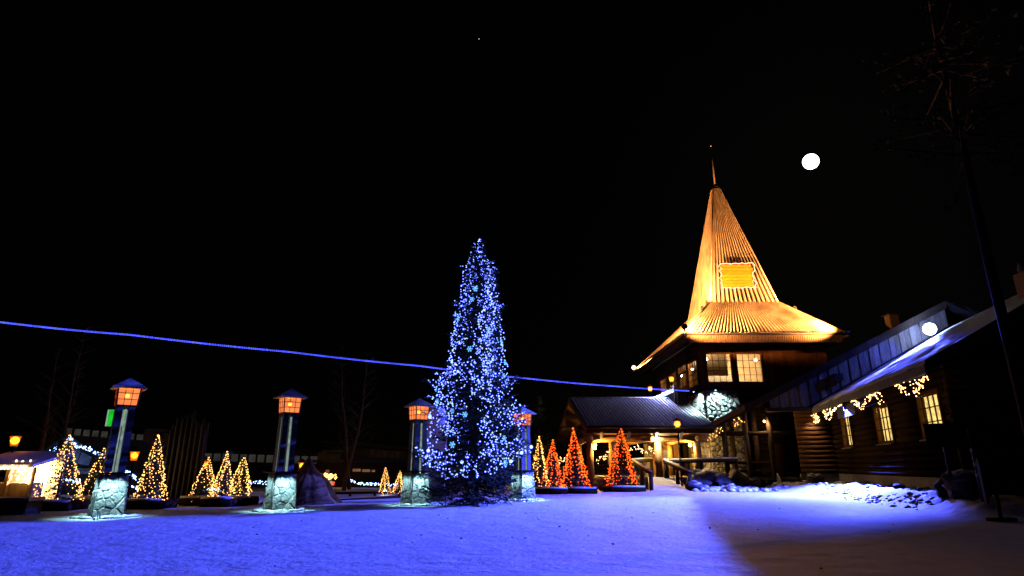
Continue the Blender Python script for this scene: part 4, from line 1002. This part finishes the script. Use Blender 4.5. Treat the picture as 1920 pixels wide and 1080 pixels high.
# ------------------------------------------------------------------ street lamps
M['lantern_clear'] = lampglass('street lamp glass', (1.0, 0.24, 0.01), 1.6, 0.7)
def street_lamp(px, py, Y, zb, lab, e=60, r=.17, post=True):
    q = P(px, py, Y); t_ = root('street_lamp', (q.x, q.y, zb), lab, 'street lamp', 'orange street lamps')
    if post:
        mk('post', MB().tube([(q.x, q.y, zb), (q.x, q.y, zb + .5), (q.x, q.y, q.z - .32)], [.075, .05, .04], 8), 'iron', t_, True)
    mk('holder', MB().tube([(q.x, q.y, q.z - .34), (q.x, q.y, q.z - .22)], [.07, .13], 8), 'iron', t_)
    gl_ = mk('lamp_glass', MB().tube([(q.x, q.y, q.z - .22), (q.x, q.y, q.z + .16)], [.12, .19], 8), M['lantern_clear'], t_)
    mk('bulb', MB().ball(q, r, 12, 8), 'sodium', gl_, True)
    mk('hood', MB().tube([(q.x, q.y, q.z + .17), (q.x, q.y, q.z + .20), (q.x, q.y, q.z + .36)], [.26, .25, .03], 8), 'iron', t_)
    lamp('POINT', t_, q + Vector((0, -.0, -.02)), e, (1, .40, .05), soft=.12)

for px, py, Y, zb, lab, e, r in ((28, 826, 25, 0, 'orange street lamp at the far left over the bright stall', 150, .15), (252, 854, 28, 0, 'orange street lamp right beside the leftmost lantern pillar', 110, .13), (385, 870, 30, 0, 'orange street lamp behind the three warm spruces', 80, .11),
                                 (566, 873, 34, 0, 'orange street lamp right of the second lantern pillar', 110, .12), (1270, 795, 36.4, 0, 'orange street lamp on a tall black post at the entrance ramp', 190, .16), (1259, 711, 43.3, 6.9, 'orange lamp on the near balcony corner', 260, .15), (1219, 729, 50.4, 6.9, 'orange lamp on the far balcony corner', 260, .17),
                                 (1005, 858, 39, 0, 'small orange lamp between the blue tree and the warm spruce', 30, .08)):
    street_lamp(px, py, Y, zb, lab, e, r)

# ------------------------------------------------------------------ left background
# stall blazing with warm lights
s0 = P(-60, 940, 23.5); s1 = P(52, 940, 23.5); s0.z = s1.z = 0
stl = root('market_stall', (s0 + s1) / 2, 'small market stall blazing with white lights at the left edge', 'stall')
zr = P(0, 876, 23.5).z
for x in (s0.x, (s0.x + s1.x) / 2 + .2, s1.x): mk('post', MB().box2((x - .06, 23.4, 0), (x + .06, 23.52, zr)), 'gold_log', stl)
mk('roof', MB().hexa([(s0.x - .2, 23.1, zr), (s1.x + .2, 23.1, zr), (s1.x + .2, 25.2, zr + .5), (s0.x - .2, 25.2, zr + .5), (s0.x - .2, 23.1, zr + .1), (s1.x + .2, 23.1, zr + .1), (s1.x + .2, 25.2, zr + .62), (s0.x - .2, 25.2, zr + .62)]), 'snow', stl)
mk('counter', MB().box2((s0.x, 23.6, 0), (s1.x, 24.1, .75)), 'gold_log', stl); mk('back_wall', MB().box2((s0.x, 25, 0), (s1.x, 25.1, zr + .4)), 'warm_wall', stl)
pts = []
for i in range(44):
    pts.append(Vector((s0.x + (s1.x - s0.x) * i / 43, 23.05, zr - .02 + random.uniform(-.05, .05))))
for i in range(16): pts.append(Vector((s1.x + .04, 23.3, .75 + (zr - .75) * i / 16)))
for i in range(24): pts.append(Vector((s1.x - 1.0 + random.uniform(0, .9), 23.5, .85 + random.uniform(0, .35))))
for i in range(24): pts.append(Vector((s0.x + 1.3 + random.uniform(0, .8), 23.5, .85 + random.uniform(0, .7))))
bulbs_on('stall_lights', pts, 'bulb_white', .05, 'rows of dazzling white bulbs on the market stall', 'string lights', [pts[0], pts[43]])
f = root('stall_lamp', (s1.x - .6, 24.2, zr - .1), 'bright lamp inside the market stall', 'lamp')
mk('globe', MB().ball((s1.x - .6, 24.2, zr - .15), .1, 10, 6), 'white_lens', f, True); mk('cord', MB().tube([(s1.x - .6, 24.2, zr - .1), (s1.x - .6, 24.2, zr + .25)], .01, 4), 'iron', f)
lamp('POINT', f, (s1.x - .6, 24.2, zr - .3), 420, (1, .7, .4), soft=.1)
# low stone wall at the left edge
w0, w1 = G(-60, 966), G(46, 966); sw_ = root('low_stone_wall', (w0 + w1) / 2, 'low snow capped stone wall at the left edge', 'wall')
hh = P(20, 940, w0.y).z
cr = mk('wall_core', MB().box2((w0.x, w0.y + .05, -.1), (w1.x, w0.y + .6, hh)), 'mortar', sw_); rng = random.Random(2)
for poly in rubble(w1.x - w0.x, hh, .2, rng, 1.5): mk('stone', stone_mesh(poly, lambda a, b, d: (w0.x + a, w0.y + .05 - d, b), .012, .05, rng), 'stone', cr)
mk('snow_cap', MB().box2((w0.x, w0.y - .02, hh + .005), (w1.x + .04, w0.y + .62, hh + .09)), 'snow', sw_)
# gable hut with blue lights
HY = 31.0
ap = P(133, 822, HY); la = P(8, 895, HY); ra = P(256, 893, HY)
hut = root('gable_hut', (ap.x, HY, 0), 'wide gabled hut with glass gable and blue icicle lights', 'building')
mk('front_wall', MB().slab([(la.x, HY + .3, 0), (ra.x, HY + .3, 0), (ra.x, HY + .3, ra.z), (ap.x, HY + .3, ap.z - .15), (la.x, HY + .3, la.z)], (0, 5, 0)), 'dark_wood', hut)
for e_ in (la, ra):
    mk('roof', MB().hexa([Vector((e_.x, HY - .4, e_.z)), Vector((ap.x, HY - .4, ap.z)), Vector((ap.x, HY + 6, ap.z)), Vector((e_.x, HY + 6, e_.z)), Vector((e_.x, HY - .4, e_.z + .16)), Vector((ap.x, HY - .4, ap.z + .16)), Vector((ap.x, HY + 6, ap.z + .16)), Vector((e_.x, HY + 6, e_.z + .16))]), 'dark_roof', hut)
for quad in (((132, 865), (143, 868), (152, 846), (140, 838)), ((145, 869), (166, 873), (172, 857), (154, 848)), ((122, 862), (130, 864), (134, 852), (126, 856))):
    mk('gable_pane', MB().slab([P(x, y, HY + .28) for x, y in quad], (0, -.03, 0)), 'hut_glass', hut)
mk('awning', MB().hexa([P(120, 888, HY), P(170, 888, HY), P(170, 874, HY + .6), P(120, 872, HY + .6), P(120, 885, HY), P(170, 885, HY), P(170, 871, HY + .6), P(120, 869, HY + .6)]), 'roof_frost', hut)
for nm, path, n, lab in (('a', [(66, 861), (92, 847), (110, 838)], 26, 'blue icicle lights on the left slope of the gabled hut'), ('b', [(112, 836), (133, 821), (142, 836), (165, 840), (200, 858)], 90, 'blue icicle lights on the right slope of the gabled hut'), ('c', [(104, 904), (120, 900), (152, 902)], 60, 'blue lights under the eave of the gabled hut'), ('d', [(232, 881), (248, 891), (257, 897)], 34, 'blue lights on the low right end of the hut roof'), ('e', [(238, 906), (258, 916)], 16, 'few blue lights between pillar and tall warm spruce'), ('f', [(380, 920), (400, 915), (420, 922)], 20, 'pale blue lights low between the three warm spruces'), ('g', [(462, 904), (485, 903), (503, 905)], 22, 'blue lights left of the second pillar base')):
    pts = []
    Yq = HY - .5 if nm in 'abcde' else 34
    for i in range(n):
        t = random.random() * (len(path) - 1); i0 = min(len(path) - 2, int(t)); a, b = path[i0], path[i0 + 1]; u_ = t - i0
        pts.append(P(a[0] + (b[0] - a[0]) * u_ + random.uniform(-2, 2), a[1] + (b[1] - a[1]) * u_ + random.uniform(-3, 4), Yq))
    bulbs_on('icicle_lights', pts, 'bulb_ice', .032, lab, 'string lights', [P(x, y, Yq) for x, y in path])
# red wall of a shop right of the first pillar
rw0, rw1 = P(238, 900, 36), P(262, 868, 36)
rs_ = root('red_shed', (rw0.x, 36, 0), 'red boarded shed behind the tall warm spruce', 'shed')
mk('wall', MB().slab([(rw0.x - .2, 36, 0), (rw1.x + .5, 36, 0), (rw1.x + .5, 36, rw1.z - .4), ((rw0.x + rw1.x) / 2, 36, rw1.z + .3), (rw0.x - .2, 36, rw1.z - .5)], (0, 3, 0)), 'red_wall', rs_)
mk('roof', MB().slab([(rw0.x - .5, 35.8, rw1.z - .65), ((rw0.x + rw1.x) / 2, 35.8, rw1.z + .32), (rw1.x + .9, 35.8, rw1.z - .55), (rw1.x + .9, 35.8, rw1.z - .45), ((rw0.x + rw1.x) / 2, 35.8, rw1.z + .44), (rw0.x - .5, 35.8, rw1.z - .52)], (0, 3.4, 0)), 'dark_roof', rs_)
# green sign on a post
g0, g1 = P(199, 799, 24), P(236, 769, 24)
gs = root('green_sign', (g0.x + .3, 24, 0), 'green lit box sign behind the leftmost lantern pillar', 'sign')
mk('sign_face', MB().box2((g0.x + .07, 23.9, g0.z), (g1.x, 23.92, g1.z)), 'green_face', gs); mk('sign_box', MB().box2((g0.x, 23.925, g0.z - .04), (g1.x + .02, 24.15, g1.z + .04)), 'green_edge', gs)
mk('sign_frame', MB().box2((g0.x - .02, 23.88, g0.z - .06), (g1.x + .03, 23.92, g0.z - .01)).box2((g0.x - .02, 23.88, g1.z + .01), (g1.x + .03, 23.92, g1.z + .06)), 'iron', gs)
mk('post', MB().tube([(g1.x - .35, 24.05, 0), (g1.x - .35, 24.05, g0.z - .05)], .05, 8), 'iron', gs)
# tall palisade of standing logs
pa = root('log_palisade', P(335, 940, 27), 'tall dark palisade of standing logs behind the warm spruces', 'palisade'); rng = random.Random(6)
for i in range(15):
    x = 300 + i * 5.0; q = P(x, 940, 27 + (i % 2) * .14); zt = P(x, (800 - i * 3 if i < 7 else 775 + (i - 7) * 4) + rng.uniform(-12, 10), 27).z
    mk('log', MB().tube([(q.x, q.y, 0), (q.x + rng.uniform(-.03, .03), q.y, zt)], [.075, .062], 8), 'dark_wood', pa, True)
# canvas tent
tc_ = G(548, 948); tn = root('canvas_tent', tc_, 'brown canvas tent pitched behind the second lantern pillar', 'tent')
tz = P(556, 858, tc_.y + 1.2).z; tm = MB(); n = 40; cy_ = tc_.y + 1.35
for ring, (rr_0, z) in enumerate(((1.42, 0), (1.18, .25), (.75, .85), (.32, tz - .45), (.05, tz))):
    for i in range(n):
        a = 6.283 * i / n; fold = 1 + .055 * math.sin(i * 2.4) + .04 * math.sin(i * .9); tm.v.append((tc_.x + math.cos(a) * rr_0 * fold * 1.0 - .1 * (ring < 2), cy_ + math.sin(a) * rr_0 * fold, z))
for r_ in range(4):
    for i in range(n): tm.f.append((r_ * n + i, r_ * n + (i + 1) % n, (r_ + 1) * n + (i + 1) % n, (r_ + 1) * n + i))
mk('tent_cloth', tm, 'canvas', tn, True)
for k in range(4):
    a = k * 1.57 + .5; mk('tent_pole', MB().tube([(tc_.x + math.cos(a) * .2, cy_ + math.sin(a) * .2, tz - .3), (tc_.x - math.cos(a) * .18, cy_ - math.sin(a) * .18, tz + .3)], .025, 6), 'log', tn)
# log fence
fe = root('log_fence', P(700, 930, 30), 'low dark log fence between tent and third pillar', 'fence')
for (a, b) in (((604, 925, 29), (800, 922, 31)), ((612, 940, 25.5), (800, 928, 29.5))):
    p0, p1 = P(*a), P(*b); mk('rail', MB().tube([p0, p1], .055, 8), 'log', fe, True)
    for k in range(5):
        q = p0.lerp(p1, (k + .1) / 4.3); mk('fence_post', MB().tube([(q.x, q.y, 0), (q.x, q.y, q.z + .02)], .06, 8), 'log', fe, True)
# long buildings far behind
def hall(name, x0, x1, Y, ytop0, ytop1, ywin0, ywin1, npan, lab, roofm='dark_roof', wallm='dark_wood', winm='band_window'):
    a = P(x0, ytop0, Y); b = P(x1, ytop1, Y); h_ = root(name, ((a.x + b.x) / 2, Y, 0), lab, 'building')
    mk('wall', MB().hexa([(a.x, Y, 0), (b.x, Y, 0), (b.x, Y + 7, 0), (a.x, Y + 7, 0), (a.x, Y, a.z), (b.x, Y, b.z), (b.x, Y + 7, b.z), (a.x, Y + 7, a.z)]), wallm, h_)
    mk('roof', MB().hexa([(a.x - .5, Y - .7, a.z - .05), (b.x + .5, Y - .7, b.z - .05), (b.x + .5, Y + 8, b.z + .2), (a.x - .5, Y + 8, a.z + .2), (a.x - .5, Y - .7, a.z + .12), (b.x + .5, Y - .7, b.z + .12), (b.x + .5, Y + 8, b.z + .4), (a.x - .5, Y + 8, a.z + .4)]), roofm, h_)
    for i in range(npan):
        t0, t1 = (i + .08) / npan, (i + .92) / npan
        for m_, f0, f1 in ((winm, 0, 1),):
            xa, xb = x0 + (x1 - x0) * t0, x0 + (x1 - x0) * t1; ya = ytop0 + (ytop1 - ytop0) * t0; 
            p0 = P(xa, ya + ywin1, Y - .05); p1 = P(xb, ya + ywin0, Y - .05); mk('window', MB().box2((p0.x, Y - .06, p0.z), (p1.x, Y - .01, p1.z)), m_, h_)
    return h_
hall('long_hall', 382, 596, 44, 842, 848, 8, 22, 13, 'long dark hall with a band of dim windows left of the second pillar')
hall('long_hall', 620, 824, 50, 830, 848, 6, 20, 17, 'long dark hall with dim upper boarding right of the second pillar', winm='dim_glass')
hall('long_hall', 120, 270, 42, 795, 808, 8, 22, 9, 'dark hall with dim upper windows behind the leftmost pillar')
lo = root('lodge', P(700, 920, 42), 'low dark lodge with a row of small lit windows', 'building')
a, b = P(598, 868, 42), P(830, 868, 42)
mk('wall', MB().box2((a.x, 42, 0), (b.x, 47, a.z)), 'log', lo)
mk('roof', MB().box2((a.x - .4, 41.4, a.z + .01), (b.x + .4, 47.2, a.z + .2)), 'dark_roof', lo)
for (x0, x1, y0, y1, m_) in ((649, 653, 879, 884, 'far_window'), (661, 676, 879, 884, 'far_window'), (679, 694, 880, 885, 'far_window'), (697, 703, 881, 885, 'far_window'), (610, 617, 881, 889, 'far_window'), (574, 579, 881, 897, 'band_window'), (588, 591, 880, 896, 'exit_red'), (667, 700, 913, 924, 'red_wall')):
    p0, p1 = P(x0, y1, 41.9), P(x1, y0, 41.9); mk('window', MB().box2((p0.x, 41.9, p0.z), (p1.x, 41.96, p1.z)), m_, lo)
pts = [P(620 + random.gauss(0, 5), 893 + random.gauss(0, 3.2), 40) for i in range(30)]
bulbs_on('star_ornament', pts, 'bulb_warm', .085, 'glowing orange cluster ornament on the far lodge', 'ornament')
f = root('door_lamp', P(620, 906, 40), 'pale round lamp below the orange cluster ornament', 'lamp'); mk('globe', MB().ball(P(620, 906, 40), .16, 10, 7), 'lit_pane', f, True); mk('ring', MB().tube([P(624, 910, 40.1), P(626, 903, 40.1)], .08, 8), 'exit_red', f)
q = P(623, 918, 41); mk('stand', MB().tube([(q.x, 40.2, 0), (q.x, 40.2, P(623, 909, 40.2).z)], .04, 6), 'iron', f)
for path, n, lab, m_ in (([(648, 893), (655, 898), (668, 906), (690, 907), (718, 908), (758, 909)], 90, 'blue lights strung along the far lodge', 'bulb_ice'), ([(592, 915), (603, 917)], 22, 'small blue light bunch right of the tent', 'bulb_ice'), ([(584, 902), (589, 912), (596, 921)], 26, 'warm lights trailing down right of the tent', 'bulb_warm'), ([(612, 916), (625, 920), (636, 918)], 22, 'warm lights low on the far lodge steps', 'bulb_warm')):
    pts = []
    for i in range(n):
        t = random.random() * (len(path) - 1); i0 = min(len(path) - 2, int(t)); a, b = path[i0], path[i0 + 1]; u_ = t - i0
        pts.append(P(a[0] + (b[0] - a[0]) * u_ + random.uniform(-1.5, 1.5), a[1] + (b[1] - a[1]) * u_ + random.uniform(-2, 2.5), 40))
    bulbs_on('string_lights', pts, m_, .036, lab, 'string lights', [P(x, y, 40) for x, y in path])
f = root('ground_spot', P(722, 921, 31), 'greenish white spotlight at the foot of the tiny warm spruces', 'spotlight')
mk('lens', MB().ball(P(722, 921, 31), .07, 10, 7), 'white_lens', f, True); q = P(722, 921, 31); mk('stake', MB().tube([(q.x, q.y, 0), (q.x, q.y, q.z - .05)], .02, 5), 'iron', f)

# bare birches at the left
def birch(px, pyb, Y, H, lab, seed):
    rng = random.Random(seed); b = P(px, pyb, Y); b.z = 0; t_ = root('birch_tree', b, lab, 'tree', 'bare birches at the left'); tr = MB(); tw_ = MB(); p = b.copy(); pts = [p.copy()]; d = Vector((rng.uniform(-.1, .1), 0, 1))
    for i in range(12):
        d = (d + Vector((rng.uniform(-.1, .1), rng.uniform(-.1, .1), .1))).normalized(); p = p + d * H / 12; pts.append(p.copy())
    tr.tube(pts, [.11 * (1 - i / 13) + .012 for i in range(13)], 8); mk('trunk', tr, 'birch', t_, True)
    for i in range(3, 13):
        for k in range(4):
            a = rng.uniform(0, 6.28); L = H * .22 * (1.15 - i / 14) * rng.uniform(.6, 1.2); q0 = pts[i]; dd = Vector((math.cos(a), math.sin(a), rng.uniform(.5, 1.1))).normalized(); q1 = q0 + dd * L * .5; q2 = q1 + (dd + Vector((rng.uniform(-.4, .4), rng.uniform(-.4, .4), -.1))).normalized() * L * .5
            tw_.tube([q0, q1, q2], [.022, .014, .005], 4, False)
            for m_ in range(5):
                t = rng.random(); s0_ = q1.lerp(q2, t); dd2 = (dd + Vector((rng.uniform(-.9, .9), rng.uniform(-.9, .9), rng.uniform(-.5, .4)))).normalized(); tw_.tube([s0_, s0_ + dd2 * L * .3], [.008, .003], 3, False)
    mk('branches', tw_, 'birch', t_, kind='stuff')
birch(58, 930, 26.5, 6.6, 'bare birch left of the leftmost warm spruce', 1); birch(84, 925, 28.5, 5.8, 'thin bare birch just behind the leftmost warm spruce', 2); birch(108, 925, 27.5, 7.6, 'tall bare birch rising above the gabled hut', 3)
birch(655, 915, 38, 9, 'thin bare birch in front of the far lodge', 4); birch(645, 915, 36, 8, 'thinnest bare birch before the far lodge', 5)
# dark spruces in the dark behind
for i, (px, top, Y, lab) in enumerate(((1012, 745, 48, 'dark spruce behind the warm spruce left of the canopy'), (955, 790, 52, 'dark spruce behind the blue tree'), (330, 800, 44, 'dark spruce behind the log palisade'), (450, 815, 56, 'dark spruce beyond the long hall'), (30, 790, 44, 'dark spruce beyond the far left street lamp'))):
    b = P(px, 900, Y); b.z = 0; H = P(px, top, Y).z; t_ = root('dark_spruce', b, lab, 'tree', 'dark spruces in the background')
    spruce(t_, b, H, [(.3, H * .24), (.25 * H, H * .22), (.6 * H, H * .12), (H, .05)], random.Random(50 + i), .34, 9, 7, 8, .2, .03)
# tall pine at the right
pb = P(1893, 650, 14.0); pb.z = gz(pb.x, 14.0); pn = root('pine_tree', pb, 'tall dark pine with bare trunk at the right edge', 'tree'); rng = random.Random(77)
pz = lambda z: Vector((pb.x + .04 * math.sin(z), pb.y, z))
mk('trunk', MB().tube([pz(pb.z), pz(3), pz(6), pz(9), pz(13)], [.16, .125, .11, .09, .04], 10), 'bark', pn, True)
cr = MB(); bq = MB()
for i in range(46):
    z = rng.uniform(9.0, 13.2); a = rng.uniform(0, 6.28); L = rng.uniform(.8, 2.6) * (1.15 - (z - 9.0) / 9); q0 = pz(z); q1 = q0 + Vector((math.cos(a) * L, math.sin(a) * L, rng.uniform(-.5, .5))); bq.tube([q0, q1], [.035, .012], 5, False)
    for k in range(8):
        c = q0.lerp(q1, rng.uniform(.45, 1.05)) + Vector((rng.gauss(0, .16), rng.gauss(0, .16), rng.gauss(0, .12)))
        spruce_needles(cr, c, Vector((math.cos(a) + rng.gauss(0, .5), math.sin(a) + rng.gauss(0, .5), .3)), .22, rng, 16, .12)
mk('branches', bq, 'bark', pn, kind='stuff'); mk('crown', cr, 'needle', pn, kind='stuff')

# ------------------------------------------------------------------ right foreground: sign board, pole, box, boulders
sbp = P(1880, 972, 16.2); sbp.z = gz(sbp.x, 16.2)
sb = root('direction_board', sbp, 'dim direction board with an arrow on a stand at the right edge', 'sign board')
yb = 16.2; c00, c11 = P(1850, 922, yb), P(1935, 866, yb)
mk('panel', MB().box2((c00.x, yb, c00.z), (c11.x, yb + .05, c11.z)), 'board_panel', sb)
mk('red_band', MB().box2((c00.x + .01, yb - .006, c11.z - .22), (c11.x, yb - .001, c11.z - .02)), 'board_red', sb)
mk('frame', MB().box2((c00.x - .07, yb - .03, c00.z - .3), (c00.x, yb + .07, c11.z + .08)).box2((c00.x, yb - .03, c11.z), (c11.x + .1, yb + .07, c11.z + .07)).box2((c00.x, yb - .03, c00.z - .07), (c11.x + .1, yb + .07, c00.z)), 'iron', sb)
bm_ = MB(); cxm = (c00.x + c11.x) / 2
for (dx, dz, r_) in ((-.28, .03, .11), (-.1, .10, .17), (.12, .08, .18), (.3, .05, .12), (.02, .0, .16)):
    p = (cxm + dx, yb - .004, c00.z + .45 + dz); bm_.add([(p[0] + r_ * math.cos(k * .524), yb - .008 - .0007 * len(bm_.f), p[2] + r_ * .8 * math.sin(k * .524)) for k in range(12)], [tuple(range(12))])
mk('painted_patch', bm_, 'board_map', sb)
zz = c00.z + .30
mk('arrow', MB().box2((c00.x + .28, yb - .02, zz), (c00.x + .85, yb - .014, zz + .025)).add([(c00.x + .78, yb - .022, zz + .11), (c00.x + .97, yb - .022, zz + .012), (c00.x + .78, yb - .022, zz - .085), (c00.x + .83, yb - .022, zz + .012)], [(0, 1, 3), (1, 2, 3)]), 'iron', sb)
for x in (c00.x + .25, c11.x - .1):
    mk('leg', MB().tube([(x, yb + .02, c00.z - .05), (x, yb + .05, sbp.z)], .045, 8), 'dark_wood', sb)
    mk('foot', MB().box2((x - .35, yb - .04, sbp.z), (x + .35, yb + .1, sbp.z + .08)), 'dark_wood', sb)
pq = P(1846, 948, 18.5); pq.z = gz(pq.x, 18.5)
po = root('slim_pole', pq, 'slim dark pole left of the direction board', 'pole')
mk('shaft', MB().tube([pq, Vector((pq.x, pq.y, P(1818, 800, 18.5).z))], [.06, .045], 8), 'iron', po, True)
for z in (1.05, 1.35, 1.75): mk('collar', MB().tube([(pq.x, pq.y, z), (pq.x, pq.y, z + .1)], .07, 8), 'strip', po)
db = P(1765, 818, 19.6); dx_ = root('dark_box_sign', (db.x, db.y, db.z), 'dark box shaped sign before the near curtained window', 'sign')
mk('box', MB().box((db.x, db.y, db.z), (.85, .12, .68), Matrix.Rotation(R(-30), 3, 'Z')), 'dark_wood', dx_)
mk('rim', MB().box((db.x, db.y, db.z + .37), (.93, .2, .05), Matrix.Rotation(R(-30), 3, 'Z')), 'iron', dx_); mk('bracket', MB().tube([db + Vector((.1, .1, -.3)), Vector((db.x + .1, db.y + .1, gz(db.x, db.y)))], .05, 8), 'iron', dx_)
rk = random.Random(14)
def boulder(px, py, Y, r, lab, snow=True, sq=(1.2, 1, .75)):
    q = P(px, py, Y); z = gz(q.x, q.y); b = root('boulder', (q.x, q.y, z), lab, 'boulder', 'boulders along the buildings')
    sd = rk.random() * 99
    mk('rock', MB().ball((q.x, q.y, z + r * .45), r, 18, 12, sq, .7, sd), 'rock', b, True)
    if snow: mk('snow_cap', MB().ball((q.x + r * .05, q.y + r * .1, z + r * .74), r * .80, 18, 12, (sq[0], sq[1], sq[2] * .9), .7, sd), 'snow', b, True)
for a in ((1785, 900, 20.5, .42, 'dark bare boulder beside the concrete foundation', False), (1812, 900, 19.6, .55, 'large snowy boulder left of the slim pole'), (1318, 897, 36.6, .75, 'large snowy boulder right of the ramp'), (1350, 905, 36.0, .5, 'snowy boulder in the middle of the heap right of the ramp'), (1382, 900, 36.5, .62, 'snowy boulder near the porch posts'), (1300, 908, 35.6, .4, 'small snowy boulder at the ramp post'), (1412, 908, 36.0, .35, 'small snowy boulder at the porch corner'), (1528, 905, 34.5, .4, 'snowy boulder right of the porch steps'), (1370, 912, 34.8, .3, 'small snowy stone in front of the heap')):
    boulder(*a)
# rubble of snow clods along the foot of the log wing and by the ramp
cl = MB(); rc = random.Random(15)
for i in range(260):
    s_ = rc.uniform(-.5, 17.6); q = W(s_, rc.gauss(-.75, .35) - (.5 if s_ < 4 else 0), 0); r_ = rc.uniform(.02, .09) * rc.uniform(.5, 1); cl.ball((q.x, q.y, gz(q.x, q.y) + r_ * .1), r_, 8, 6, (1.4, 1.4, .8), .6, i)
for i in range(150):
    x = rc.uniform(10.1, 15.2); y = rc.gauss(35.2, .45); r_ = rc.uniform(.05, .17); cl.ball((x, y, gz(x, y) + r_ * .3), r_, 6, 4, (1.3, 1.2, .8), .6, i + 500)
mk('snow_clods', cl, 'snow', smooth=True, kind='stuff', label='broken snow clods piled along the buildings')
st_ = MB()
for i in range(60):
    s_ = rc.uniform(2.5, 17.4); q = W(s_, rc.gauss(.7, .12), 0); r_ = rc.uniform(.06, .17); st_.ball((q.x, q.y, gz(q.x, q.y) + r_ * .25), r_, 6, 4, (1.3, 1.1, .6), .6, i + 900)
mk('rubble_stones', st_, 'rock', smooth=True, kind='stuff', label='dark stones lying along the concrete foundation')
cb = MB()
for i in range(70):
    y = rc.uniform(8, 30); x = rc.uniform(-.8, .62) * y; cb.ball((x, y, gz(x, y) + .01), rc.uniform(.008, .026) * (.6 + y / 40), 6, 4, (1.2, 1.2, .8), .6, i)
mk('snow_crumbs', cb, 'snow', smooth=True, kind='stuff', label='small snow crumbs scattered over the plaza')
